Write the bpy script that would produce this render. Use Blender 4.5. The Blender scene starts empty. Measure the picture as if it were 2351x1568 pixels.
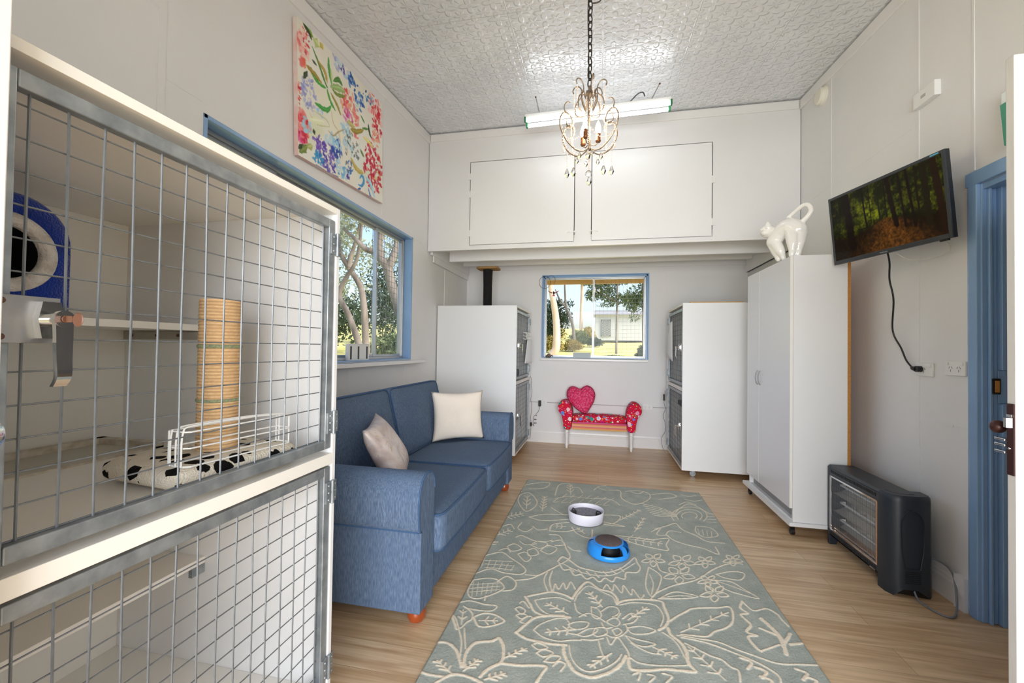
SKYS, SUNE, FILLE, EXPO, TVS, BULB = .24, 1.1, 395, 0.70, .34, 90
import bpy, bmesh, math, random
import numpy as np
from mathutils import Vector, Matrix
random.seed(11); RNG = np.random.default_rng(5)
SC = bpy.context.scene
COL = SC.collection
PI = math.pi
HC = 1.27                                     # camera height
WX0, WX1, WY1, WY0 = -1.858, 1.80, 5.71, -0.62   # inner faces of the room
def ceil_z(y): return 3.61 + 0.075*(y-4.294)

# ------------------------------------------------------------------ materials
def lin(c):
    c = [v/255.0 for v in c]
    return tuple((v/12.92 if v <= 0.04045 else ((v+0.055)/1.055)**2.4) for v in c)
MATS = {}
def mat(name, rgb=(200,200,200), rough=0.5, metal=0.0, var=0.0, vscale=(8,8,8), bump=0.0, bscale=(60,60,60), coat=0.0,
        emit=None, estr=0.0, rgb2=None, spec=0.5, detail=4.0, sheen=0.0, attr=None):
    if name in MATS: return MATS[name]
    m = bpy.data.materials.new(name); m.use_nodes = True
    nt = m.node_tree; b = nt.nodes['Principled BSDF']
    b.inputs['Roughness'].default_value = rough; b.inputs['Metallic'].default_value = metal
    b.inputs['Specular IOR Level'].default_value = spec; b.inputs['Coat Weight'].default_value = coat
    b.inputs['Sheen Weight'].default_value = sheen
    base = lin(rgb)+(1,)
    b.inputs['Base Color'].default_value = base
    tc = nt.nodes.new('ShaderNodeTexCoord')
    def noise(scale, det):
        mp = nt.nodes.new('ShaderNodeMapping'); mp.inputs['Scale'].default_value = scale
        nt.links.new(tc.outputs['Object'], mp.inputs['Vector'])
        n = nt.nodes.new('ShaderNodeTexNoise'); n.inputs['Scale'].default_value = 1.0; n.inputs['Detail'].default_value = det
        nt.links.new(mp.outputs['Vector'], n.inputs['Vector']); return n
    src = None
    if attr:
        a = nt.nodes.new('ShaderNodeVertexColor'); a.layer_name = attr; src = a.outputs['Color']
    if var > 0 or rgb2:
        n = noise(vscale, detail)
        r = nt.nodes.new('ShaderNodeMapRange'); r.inputs['From Min'].default_value = 0.3; r.inputs['From Max'].default_value = 0.7
        nt.links.new(n.outputs['Fac'], r.inputs['Value'])
        mx = nt.nodes.new('ShaderNodeMix'); mx.data_type = 'RGBA'
        nt.links.new(r.outputs['Result'], mx.inputs['Factor'])
        if src is not None:
            mx.blend_type = 'MULTIPLY'
            r.inputs['To Min'].default_value = 0; r.inputs['To Max'].default_value = var
            nt.links.new(src, mx.inputs['A']); mx.inputs['B'].default_value = (.55,.55,.55,1)
        elif rgb2:
            mx.inputs['A'].default_value = base; mx.inputs['B'].default_value = lin(rgb2)+(1,)
        else:
            mx.inputs['A'].default_value = tuple(v*(1-var) for v in base[:3])+(1,)
            mx.inputs['B'].default_value = tuple(min(1,v*(1+var)) for v in base[:3])+(1,)
        src = mx.outputs['Result']
    if src is not None: nt.links.new(src, b.inputs['Base Color'])
    if bump > 0:
        n = noise(bscale, 3.0)
        bp = nt.nodes.new('ShaderNodeBump'); bp.inputs['Strength'].default_value = bump; bp.inputs['Distance'].default_value = 0.01
        nt.links.new(n.outputs['Fac'], bp.inputs['Height']); nt.links.new(bp.outputs['Normal'], b.inputs['Normal'])
    if emit:
        b.inputs['Emission Color'].default_value = lin(emit)+(1,); b.inputs['Emission Strength'].default_value = estr
    MATS[name] = m; return m
class NT:
    """small helper for building longer node graphs"""
    def __init__(s, name):
        s.m = bpy.data.materials.new(name); s.m.use_nodes = True; s.t = s.m.node_tree
        s.b = s.t.nodes['Principled BSDF']; MATS[name] = s.m
        s.tc = s.t.nodes.new('ShaderNodeTexCoord')
    def val(s, sock, v):
        if isinstance(v, (int, float)): sock.default_value = v
        else: s.t.links.new(v, sock)
    def math(s, op, a, b=0.0, c=None):
        n = s.t.nodes.new('ShaderNodeMath'); n.operation = op
        s.val(n.inputs[0], a); s.val(n.inputs[1], b)
        if c is not None: s.val(n.inputs[2], c)
        return n.outputs[0]
    def xyz(s, vec=None):
        n = s.t.nodes.new('ShaderNodeSeparateXYZ'); s.t.links.new(vec or s.tc.outputs['Object'], n.inputs[0]); return n.outputs
    def noise(s, scale, det=4.0, dist=0.0, vec=None):
        mp = s.t.nodes.new('ShaderNodeMapping'); mp.inputs['Scale'].default_value = scale
        s.t.links.new(vec or s.tc.outputs['Object'], mp.inputs['Vector'])
        n = s.t.nodes.new('ShaderNodeTexNoise'); n.inputs['Scale'].default_value = 1; n.inputs['Detail'].default_value = det
        n.inputs['Distortion'].default_value = dist
        s.t.links.new(mp.outputs[0], n.inputs['Vector']); return n.outputs['Fac']
    def rng(s, v, a, b, c=0.0, d=1.0, smooth=False):
        n = s.t.nodes.new('ShaderNodeMapRange')
        if smooth: n.interpolation_type = 'SMOOTHSTEP'
        s.val(n.inputs['Value'], v)
        for k, x in zip(('From Min','From Max','To Min','To Max'), (a,b,c,d)): n.inputs[k].default_value = x
        return n.outputs['Result']
    def mix(s, f, a, b, mode='MIX'):
        n = s.t.nodes.new('ShaderNodeMix'); n.data_type = 'RGBA'; n.blend_type = mode
        s.val(n.inputs['Factor'], f)
        for k, v in (('A',a),('B',b)):
            if isinstance(v, tuple): n.inputs[k].default_value = lin(v)+(1,)
            else: s.t.links.new(v, n.inputs[k])
        return n.outputs['Result']
    def ramp(s, f, stops, const=False):
        n = s.t.nodes.new('ShaderNodeValToRGB'); cr = n.color_ramp
        if const: cr.interpolation = 'CONSTANT'
        while len(cr.elements) < len(stops): cr.elements.new(0.5)
        for e, (p, c) in zip(cr.elements, stops): e.position = p; e.color = lin(c)+(1,)
        s.val(n.inputs[0], f); return n.outputs[0]
    def bump(s, h, st, dist=0.01):
        n = s.t.nodes.new('ShaderNodeBump'); n.inputs['Strength'].default_value = st; n.inputs['Distance'].default_value = dist
        s.t.links.new(h, n.inputs['Height']); s.t.links.new(n.outputs[0], s.b.inputs['Normal'])
    def color(s, c): s.t.links.new(c, s.b.inputs['Base Color'])
    def set(s, rough=.5, metal=0, spec=.5):
        s.b.inputs['Roughness'].default_value = rough; s.b.inputs['Metallic'].default_value = metal; s.b.inputs['Specular IOR Level'].default_value = spec

WALLC = (228,227,227)
m_wall = mat('wall_paint', WALLC, .55, var=.025, vscale=(1.3,1.3,1.3), bump=.05, bscale=(9,9,9))
m_white = mat('white_board', (232,232,232), .38, var=.012, vscale=(2,2,2))
m_cream = mat('white_melamine', (238,235,228), .35, var=.01, vscale=(3,3,3))
m_trim = mat('white_gloss_trim', (234,232,231), .3, var=.015, vscale=(4,4,4))
m_blue = mat('blue_gloss_paint', (134,168,208), .25, var=.06, vscale=(3,3,3), bump=.08, bscale=(25,25,25))
m_galv = mat('galvanised_steel', (172,178,182), .42, .7, rgb2=(132,139,144), vscale=(22,22,22), detail=6)
m_wire = mat('wire_steel', (128,132,136), .5, .6, var=.1, vscale=(40,40,40))
m_chrome = mat('chrome', (215,215,215), .12, 1.0)
m_alum = mat('aluminium', (176,178,180), .32, .8, var=.04, vscale=(6,6,6))
m_black = mat('black_plastic', (22,22,23), .4)
m_dark = mat('dark_gap', (30,28,26), .9)
m_whitepl = mat('white_plastic', (232,232,230), .3)
m_brass = mat('brass_copper', (92,58,40), .5, 0)
m_paper = mat('paper', (238,238,240), .8)
m_chip = mat('chipboard', (186,128,62), .8, var=.25, vscale=(160,160,160), detail=2)
m_wirewhite = mat('white_coated_wire', (236,236,234), .35)
m_cordgrey = mat('grey_cord', (120,124,132), .45)
# oak-look vinyl planks running across the room
n = NT('oak_planks'); x, y, z = n.xyz()
mp = n.t.nodes.new('ShaderNodeMapping'); n.t.links.new(n.tc.outputs['Object'], mp.inputs['Vector'])
br = n.t.nodes.new('ShaderNodeTexBrick'); n.t.links.new(mp.outputs[0], br.inputs['Vector'])
br.inputs['Scale'].default_value = 1; br.inputs['Brick Width'].default_value = 1.25; br.inputs['Row Height'].default_value = .152
br.inputs['Mortar Size'].default_value = .0012; br.inputs['Mortar Smooth'].default_value = .3; br.offset = .37
br.inputs['Color1'].default_value = lin((228,200,164))+(1,); br.inputs['Color2'].default_value = lin((212,182,144))+(1,); br.inputs['Mortar'].default_value = lin((150,118,84))+(1,)
row = n.math('MULTIPLY', n.math('FLOOR', n.math('DIVIDE', y, .152)), 3.7)
cv = n.t.nodes.new('ShaderNodeCombineXYZ'); n.t.links.new(n.math('ADD', x, row), cv.inputs[0]); n.t.links.new(y, cv.inputs[1]); n.t.links.new(row, cv.inputs[2])
g1 = n.noise((1.4,16,1), 6, 1.2, cv.outputs[0]); g2 = n.noise((3,110,1), 3, 0, cv.outputs[0])
c = n.mix(n.rng(g1,.44,.7), br.outputs['Color'], (190,154,114)); c = n.mix(n.math('MULTIPLY', n.rng(g2,.4,.75), .38), c, (158,118,80)); c = n.mix(n.math('MULTIPLY', n.rng(g1,.28,.44,1,0), .5), c, (234,206,168))
n.color(c); n.set(.33); m_floor = n.m
# pressed tin ceiling: flower stamps on a grid, painted white
n = NT('pressed_tin'); x, y, z = n.xyz()
def cell(v, s): return n.math('SUBTRACT', n.math('FRACT', n.math('DIVIDE', v, s)), .5)
def flower(s, ox, oy, pet, rad, depth=.62, hub=.12):
    u = cell(n.math('ADD', x, ox), s); v = cell(n.math('ADD', y, oy), s)
    r = n.math('SQRT', n.math('ADD', n.math('MULTIPLY', u, u), n.math('MULTIPLY', v, v)))
    th = n.math('ARCTAN2', v, u)
    pc = n.math('POWER', n.math('ABSOLUTE', n.math('COSINE', n.math('MULTIPLY', th, pet*.5))), 1.6)      # pointed petals
    lim = n.math('MULTIPLY_ADD', pc, rad*depth, rad*(1-depth))
    body = n.rng(n.math('SUBTRACT', lim, r), -.02, .10, 0, 1, True)
    return n.math('ADD', n.math('MULTIPLY', body, n.rng(r, 0, hub, .35, 1, True)), n.math('MULTIPLY', n.rng(r, 0, .05, 1, 0, True), .6))
h = n.math('ADD', flower(.155, 0, 0, 4, .46), n.math('MULTIPLY', flower(.155, .0775, .0775, 6, .34), .9))
h = n.math('ADD', h, n.math('MULTIPLY', flower(.62, .1, .2, 8, .36, .5), .5))
sx = n.rng(n.math('ABSOLUTE', cell(n.math('ADD', x, .31), .62)), 0, .008, 1, 0, True); sy = n.rng(n.math('ABSOLUTE', cell(n.math('ADD', y, .07), 1.83)), 0, .003, 1, 0, True)
h = n.math('ADD', h, n.math('MULTIPLY', sx, .6)); h = n.math('ADD', h, n.math('MULTIPLY', sy, .6)); h = n.math('ADD', h, n.math('MULTIPLY', n.noise((7,7,7), 3), .6))
n.bump(h, .7, .006)
n.color(n.mix(n.rng(n.noise((2.2,2.2,2.2), 6), .35, .7), (232,234,237), (220,222,226))); n.set(.3, .3, 1.0); m_ceil = n.m
# blue denim-like chenille
n = NT('blue_chenille')
a = n.noise((300,300,34), 2); b_ = n.noise((110,110,14), 2); c_ = n.noise((5,5,5), 3)
col = n.mix(n.rng(a,.35,.66), (80,96,119), (110,127,151)); col = n.mix(n.math('MULTIPLY', n.rng(b_,.45,.7), .45), col, (72,94,124)); col = n.mix(n.math('MULTIPLY', n.rng(c_,.4,.75), .25), col, (78,100,130))
n.color(col); n.bump(n.math('ADD', a, b_), .35, .004); n.set(.9, 0, .2); m_sofa = n.m
m_pipe = mat('blue_piping', (66,92,126), .85, spec=.2)
m_footwood = mat('orange_stained_wood', (150,66,26), .28, var=.15, vscale=(30,30,6), coat=.4)
m_cushion = mat('cream_cushion', (240,228,214), .9, var=.03, vscale=(6,6,6), bump=.25, bscale=(14,14,14), spec=.2)
n = NT('gold_splash_velvet')
col = n.mix(n.rng(n.noise((7,7,7), 5, 1), .42, .62), (226,212,206), (196,176,168)); col = n.mix(n.rng(n.noise((22,22,9), 5, 2), .60, .68), col, (206,170,110)); col = n.mix(n.rng(n.noise((16,16,6), 4, 2), .64, .7), col, (170,140,128))
n.color(col); n.bump(n.noise((9,9,9), 3), .5, .02); n.set(.4, .1); m_gold = n.m
# cow-spot fleece
n = NT('spotted_fleece')
vo = n.t.nodes.new('ShaderNodeTexVoronoi'); vo.inputs['Scale'].default_value = 23; n.t.links.new(n.tc.outputs['Object'], vo.inputs['Vector'])
sp_ = n.t.nodes.new('ShaderNodeSeparateColor'); n.t.links.new(vo.outputs['Color'], sp_.inputs[0])
wd = n.math('ADD', vo.outputs['Distance'], n.math('MULTIPLY', n.noise((70,70,70), 3), .5)); lim_ = n.rng(sp_.outputs[0], .3, 1.0, .12, .98)
col = n.mix(n.rng(n.math('SUBTRACT', lim_, wd), -.01, .02), n.mix(n.noise((30,30,30), 4), (240,232,216), (220,210,192)), (22,20,20))
n.color(col); n.bump(n.noise((220,220,220), 2), .6, .01); n.set(.95, 0, .1); m_cow = n.m
# sisal rope wound round a post
n = NT('sisal_rope'); x, y, z = n.xyz()
tw = n.math('FRACT', n.math('DIVIDE', z, .0095)); rope = n.math('SINE', n.math('MULTIPLY', tw, PI))
fib = n.noise((90,90,160), 3)
n.color(n.mix(n.rng(fib,.3,.7), n.mix(rope, (198,154,110), (232,198,152)), (216,176,130))); n.bump(n.math('ADD', rope, fib), .7, .004); n.set(.9, 0, .15); m_sisal = n.m
m_sisalgreen = mat('green_sisal', (112,128,104), .9, rgb2=(160,160,120), vscale=(200,200,200))
m_plush = mat('royal_blue_plush', (18,58,160), .95, rgb2=(12,40,118), vscale=(14,14,14), bump=.6, bscale=(200,200,200), sheen=.4, spec=.1)
m_fleece = mat('white_fleece', (226,222,216), .95, rgb2=(196,190,182), vscale=(40,40,40), bump=.8, bscale=(120,120,120), spec=.1)
m_heater = mat('charcoal_heater_plastic', (40,46,54), .42, var=.04, vscale=(4,4,4))
m_heatpanel = mat('navy_heater_panel', (30,36,46), .4)
m_reflector = mat('polished_reflector', (232,228,222), .35, .45)
m_copper = mat('copper_reflector', (216,176,146), .25, .9)
m_quartz = mat('quartz_tube', (244,244,242), .2, 0)
m_bluetoy = mat('sky_blue_plastic', (40,138,222), .3)
m_pad = mat('grey_scratch_pad', (88,78,80), .95, rgb2=(120,104,100), vscale=(150,150,150), bump=.6, bscale=(200,200,200), spec=.1)
m_greypad = mat('grey_felt', (160,158,168), .95, rgb2=(120,118,128), vscale=(90,90,90), spec=.1)
m_lilac = mat('pale_lilac_plastic', (226,222,232), .35)
m_ceramic = mat('white_glazed_ceramic', (242,240,236), .12, coat=.5)
m_ply = mat('carpeted_ply', (160,122,72), .9, var=.15, vscale=(30,30,30))
m_blackrope = mat('black_rope', (18,18,19), .9, bump=.8, bscale=(20,20,160), var=.4, vscale=(30,30,200))
m_timber = mat('pine_board', (206,168,110), .6, var=.1, vscale=(4,40,40))
m_iron = mat('weathered_bronze', (92,78,62), .42, .6, rgb2=(176,158,138), vscale=(40,40,40))
m_beads = mat('pink_glass_beads', (250,228,214), .08, 0, spec=.9, coat=.6)
m_socket = mat('bronze_socket', (112,72,44), .4, .5)
n = NT('crystal'); gl = n.t.nodes.new('ShaderNodeBsdfGlass'); gl.inputs['IOR'].default_value = 1.5; gl.inputs['Roughness'].default_value = .02
n.t.links.new(gl.outputs[0], n.t.nodes['Material Output'].inputs['Surface']); m_crystal = n.m
n = NT('window_glass'); tr = n.t.nodes.new('ShaderNodeBsdfTransparent'); go = n.t.nodes.new('ShaderNodeBsdfGlossy'); go.inputs['Roughness'].default_value = .01
fr = n.t.nodes.new('ShaderNodeLayerWeight'); ms = n.t.nodes.new('ShaderNodeMixShader')
n.t.links.new(n.math('MULTIPLY_ADD', n.math('POWER', fr.outputs['Facing'], 5.0), .5, .006), ms.inputs[0]); n.t.links.new(tr.outputs[0], ms.inputs[1]); n.t.links.new(go.outputs[0], ms.inputs[2]); n.t.links.new(ms.outputs[0], n.t.nodes['Material Output'].inputs['Surface']); m_glass = n.m
m_tube = mat("fluorescent_tube", (255,255,255), .4, emit=(246,250,255), estr=5.0)
m_bulb = mat('warm_bulb', (255,240,215), .4, emit=(255,226,186), estr=BULB)
m_green = mat('green_end_cap', (20,110,60), .4)
m_exitgreen = mat('exit_green', (40,140,110), .35)
m_brownlock = mat('brown_metal', (62,34,32), .35, .4)
m_redpink = None
# rosette heart fabric
n = NT('pink_rosette_fabric'); vo = n.t.nodes.new('ShaderNodeTexVoronoi'); vo.inputs['Scale'].default_value = 42; n.t.links.new(n.tc.outputs['Object'], vo.inputs['Vector'])
n.color(n.mix(n.rng(vo.outputs['Distance'], .1, .7), (250,112,156), (224,52,102))); n.bump(vo.outputs['Distance'], .9, .02); n.set(.85, 0, .2); m_heart = n.m
# floral upholstery
def floral(name):
    n = NT(name)
    col = n.mix(n.noise((9,9,9), 2), (206,22,52), (226,30,70))
    for sc, thr, cols in ((17,.56,((240,150,190),(110,140,220),(250,200,210),(60,150,140),(210,40,150),(245,225,235))), (30,.46,((255,240,245),(120,110,200),(250,140,90),(90,150,60),(235,90,160),(160,190,240))), (48,.40,((255,250,240),(250,190,80),(220,60,140),(90,60,140),(240,160,190),(80,170,150)))):
        v = n.t.nodes.new('ShaderNodeTexVoronoi'); v.inputs['Scale'].default_value = sc; n.t.links.new(n.tc.outputs['Object'], v.inputs['Vector'])
        sp = n.t.nodes.new('ShaderNodeSeparateColor'); n.t.links.new(v.outputs['Color'], sp.inputs[0])
        pc = n.ramp(sp.outputs[0], [(i/6., c) for i, c in enumerate(cols)], True)
        w = n.math('ADD', v.outputs['Distance'], n.math('MULTIPLY', n.noise((60,60,60), 2), .25))
        on = n.math('MULTIPLY', n.rng(w, thr, thr+.03, 1, 0), n.rng(sp.outputs[1], .35, .36, 0, 1))
        col = n.mix(on, col, pc)
    n.color(col); n.set(.85, 0, .2); return n.m
m_floral = floral('floral_fabric')
n = NT('striped_fabric'); x, y, z = n.xyz()
n.color(n.ramp(n.math('FRACT', n.math('DIVIDE', n.math('SUBTRACT', z, .24), .106)), [(0,(206,170,50)),(.1,(226,176,120)),(.22,(238,140,100)),(.34,(214,120,140)),(.46,(232,180,130)),(.6,(240,150,110)),(.72,(196,120,100)),(.82,(226,60,130)),(.92,(240,150,190))], True)); n.set(.85, 0, .2); m_stripe = n.m
# outdoor
m_grass = mat('lawn_grass', (176,178,96), .95, rgb2=(222,212,150), vscale=(1.2,1.2,1.2), detail=8, spec=.1)
m_bark = mat('gum_bark', (150,140,132), .85, rgb2=(96,88,82), vscale=(6,6,1.5), detail=6)
m_barkpale = mat('pale_gum_bark', (236,214,194), .85, rgb2=(206,172,146), vscale=(5,5,1.2), detail=6)
m_leaf = mat('gum_leaf', (112,128,84), .7, rgb2=(70,86,58), vscale=(2,2,2), spec=.2)
m_leafpale = mat('silver_gum_leaf', (170,178,156), .7, rgb2=(120,130,112), vscale=(2,2,2), spec=.2)
m_leafdark = mat('dark_leaf', (66,86,56), .7, rgb2=(44,58,44), vscale=(3,3,3), spec=.2)
m_leafgold = mat('golden_shrub_leaf', (176,156,84), .8, rgb2=(120,112,66), vscale=(3,3,3), spec=.1)
m_hedge = mat('hedge_leaf', (52,98,52), .7, rgb2=(34,66,38), vscale=(5,5,5), spec=.2)
m_house = mat('white_render', (205,206,204), .8)
m_eave = mat('tan_eave', (206,170,112), .7, var=.05)
m_roof = mat('grey_roof', (150,150,150), .7)

# ------------------------------------------------------------------ mesh building
WO = {}                                            # world origin of every built object
class MB:
    def __init__(s): s.v = []; s.f = []; s.mi = []; s.X = None; s.c = None
    def xf(s, M): s.X = M; return s
    def add(s, vs, fs, mi=0):
        o = len(s.v)
        for p in vs:
            p = Vector(p); s.v.append(tuple(s.X @ p) if s.X is not None else tuple(p))
        for f in fs: s.f.append(tuple(i+o for i in f)); s.mi.append(mi)
        return s
    def box(s, a, b, mi=0):
        x0,x1 = sorted((a[0],b[0])); y0,y1 = sorted((a[1],b[1])); z0,z1 = sorted((a[2],b[2]))
        return s.add([(x0,y0,z0),(x1,y0,z0),(x1,y1,z0),(x0,y1,z0),(x0,y0,z1),(x1,y0,z1),(x1,y1,z1),(x0,y1,z1)],
                     [(0,3,2,1),(4,5,6,7),(0,1,5,4),(1,2,6,5),(2,3,7,6),(3,0,4,7)], mi)
    def hexa(s, p, mi=0): return s.add(p, [(0,3,2,1),(4,5,6,7),(0,1,5,4),(1,2,6,5),(2,3,7,6),(3,0,4,7)], mi)
    def prism(s, poly, ax, a, b, mi=0):
        """2-D polygon extruded along axis ax from a to b (poly in the other two axes, in order)"""
        def P(u, w, t):
            return {0:(t,u,w), 1:(u,t,w), 2:(u,w,t)}[ax]
        n = len(poly); vs = [P(u,w,a) for u,w in poly]+[P(u,w,b) for u,w in poly]
        fs = [tuple(range(n))[::-1], tuple(range(n,2*n))]+[(i,(i+1)%n,n+(i+1)%n,n+i) for i in range(n)]
        return s.add(vs, fs, mi)
    def tube(s, pts, r, n=8, closed=False, mi=0):
        P = [Vector(p) for p in pts]; N = len(P)
        R = r if isinstance(r, (list,tuple)) else [r]*N
        T = []
        for i in range(N):
            if closed: t = P[(i+1)%N]-P[i-1]
            else: t = P[min(i+1,N-1)]-P[max(i-1,0)]
            T.append(t.normalized() if t.length > 1e-9 else Vector((0,0,1)))
        u = T[0].orthogonal().normalized(); vs = []; fs = []
        for i in range(N):
            u = (u-T[i]*u.dot(T[i]))
            u = u.normalized() if u.length > 1e-6 else T[i].orthogonal().normalized()
            w = T[i].cross(u)
            for k in range(n):
                a = 2*PI*k/n; vs.append(P[i]+(u*math.cos(a)+w*math.sin(a))*R[i])
        M = N if closed else N-1
        for i in range(M):
            j = (i+1)%N
            for k in range(n): fs.append((i*n+k, i*n+(k+1)%n, j*n+(k+1)%n, j*n+k))
        if not closed: fs.append(tuple(range(n))[::-1]); fs.append(tuple((N-1)*n+k for k in range(n)))
        return s.add(vs, fs, mi)
    def lathe(s, prof, c=(0,0,0), n=24, mi=0, a0=0.0, a1=2*PI, cap=True):
        full = abs(a1-a0-2*PI) < 1e-6; vs = []; fs = []; K = n if full else n+1
        for r, z in prof:
            for k in range(K):
                a = a0+(a1-a0)*k/n; vs.append((c[0]+r*math.cos(a), c[1]+r*math.sin(a), c[2]+z))
        for i in range(len(prof)-1):
            for k in range(n):
                k2 = (k+1)%K; fs.append((i*K+k, i*K+k2, (i+1)*K+k2, (i+1)*K+k))
        if full and cap:
            if prof[0][0] > 1e-6: fs.append(tuple(range(K))[::-1])
            if prof[-1][0] > 1e-6: fs.append(tuple((len(prof)-1)*K+k for k in range(K)))
        return s.add(vs, fs, mi)
    def sphere(s, c, r, n=10, mi=0, sz=1.0):
        prof = [(max(r*math.sin(PI*i/n), 1e-5), -r*sz*math.cos(PI*i/n)) for i in range(n+1)]
        return s.lathe(prof, c, n+2, mi)
    def grid(s, fn, nu, nv, mi=0):
        vs = [fn(i/nu, j/nv) for j in range(nv+1) for i in range(nu+1)]
        fs = [(j*(nu+1)+i, j*(nu+1)+i+1, (j+1)*(nu+1)+i+1, (j+1)*(nu+1)+i) for j in range(nv) for i in range(nu)]
        return s.add(vs, fs, mi)
    def rbox(s, c, h, r, n=8, crown=0.0, M=None, mi=0, fn=None):
        """soft rounded box; crown bulges all six faces"""
        idx = {}; vs = []; fs = []
        def V(i,j,k):
            if (i,j,k) in idx: return idx[(i,j,k)]
            p = [2*t/n-1 for t in (i,j,k)]; q = []
            for a in range(3): q.append(p[a]*h[a])
            core = [max(-(h[a]-r), min(h[a]-r, q[a])) for a in range(3)]
            d = [q[a]-core[a] for a in range(3)]; L = math.sqrt(sum(t*t for t in d))
            if L > 1e-9: q = [core[a]+d[a]*r/L*1.0 if True else 0 for a in range(3)]
            if crown:
                for a in range(3):
                    o = [b for b in range(3) if b != a]
                    if abs(p[a]) > .999 or h[a] < .15:
                        q[a] += crown*p[a]*(1-p[o[0]]**2)*(1-p[o[1]]**2)
            if fn: q = fn(q, p)
            v = Vector(q); v = (M @ v if M is not None else v)+Vector(c)
            idx[(i,j,k)] = len(vs); vs.append(v); return idx[(i,j,k)]
        for a in range(n):
            for b in range(n):
                for w in (0,n):
                    for ax in range(3):
                        def I(u, t): return (w,u,t) if ax == 0 else ((t,w,u) if ax == 1 else (u,t,w))
                        q = [V(*I(a,b)), V(*I(a+1,b)), V(*I(a+1,b+1)), V(*I(a,b+1))]
                        fs.append(tuple(q if w else q[::-1]))
        return s.add(vs, fs, mi)
    def build(s, name, mats, parent=None, loc=None, smooth=True, bevel=0.0, seg=2, ang=38, label=None, subsurf=0, color=None):
        if not isinstance(mats, (list,tuple)): mats = [mats]
        me = bpy.data.meshes.new(name)
        o = bpy.data.objects.new(name, me); COL.objects.link(o)
        if parent is not None: org = WO[parent.name]
        else: org = Vector(loc if loc is not None else (0,0,0))
        V = np.array(s.v, dtype=np.float64)-np.array(org)
        me.from_pydata(V.tolist(), [], s.f)
        for m in mats: me.materials.append(m)
        if len(mats) > 1: me.polygons.foreach_set('material_index', s.mi)
        if color is not None:
            ca = me.color_attributes.new('col', 'FLOAT_COLOR', 'POINT'); ca.data.foreach_set('color', np.asarray(color, dtype=np.float32).ravel())
        me.validate(); me.update()
        if smooth:
            me.shade_smooth()
            if ang: me.set_sharp_from_angle(angle=math.radians(ang))
        WO[o.name] = Vector(org)
        if parent is not None: o.parent = parent
        else: o.location = org
        if bevel > 0:
            b = o.modifiers.new('edge', 'BEVEL'); b.width = bevel; b.segments = seg; b.limit_method = 'ANGLE'; b.angle_limit = math.radians(40); b.harden_normals = True
        if subsurf:
            q = o.modifiers.new('smooth', 'SUBSURF'); q.levels = subsurf; q.render_levels = subsurf
        if label: o['label'] = label
        return o
def thing(name, label, cat, loc, group=None):
    o = bpy.data.objects.new(name, None); COL.objects.link(o); o.location = loc; o.empty_display_size = .05
    WO[o.name] = Vector(loc); o['label'] = label; o['category'] = cat
    if group: o['group'] = group
    return o
def tag(o, label, cat, group=None):
    o['label'] = label; o['category'] = cat
    if group: o['group'] = group
    return o
def struct(o, label=None, cat=None):
    o['kind'] = 'structure'
    if label: o['label'] = label
    if cat: o['category'] = cat
    return o
def sempty(name, loc, label, cat):
    o = thing(name, label, cat, loc); o['kind'] = 'structure'; return o
def catmull(pts, k=6, closed=False):
    P = [Vector(p) for p in pts]; N = len(P); out = []
    for i in range(N if closed else N-1):
        if closed: a,b,c,d = P[i-1],P[i],P[(i+1)%N],P[(i+2)%N]
        else: a,b,c,d = P[max(i-1,0)],P[i],P[i+1],P[min(i+2,N-1)]
        for j in range(k):
            t = j/k; out.append(.5*((2*b)+(c-a)*t+(2*a-5*b+4*c-d)*t*t+(3*b-a-3*c+d)*t**3))
    if not closed: out.append(P[-1])
    return out
def frame(o, r, u, n):                                # matrix from axes
    r, u, n = Vector(r).normalized(), Vector(u).normalized(), Vector(n).normalized()
    return Matrix(((r.x,u.x,n.x,o[0]),(r.y,u.y,n.y,o[1]),(r.z,u.z,n.z,o[2]),(0,0,0,1)))
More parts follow.
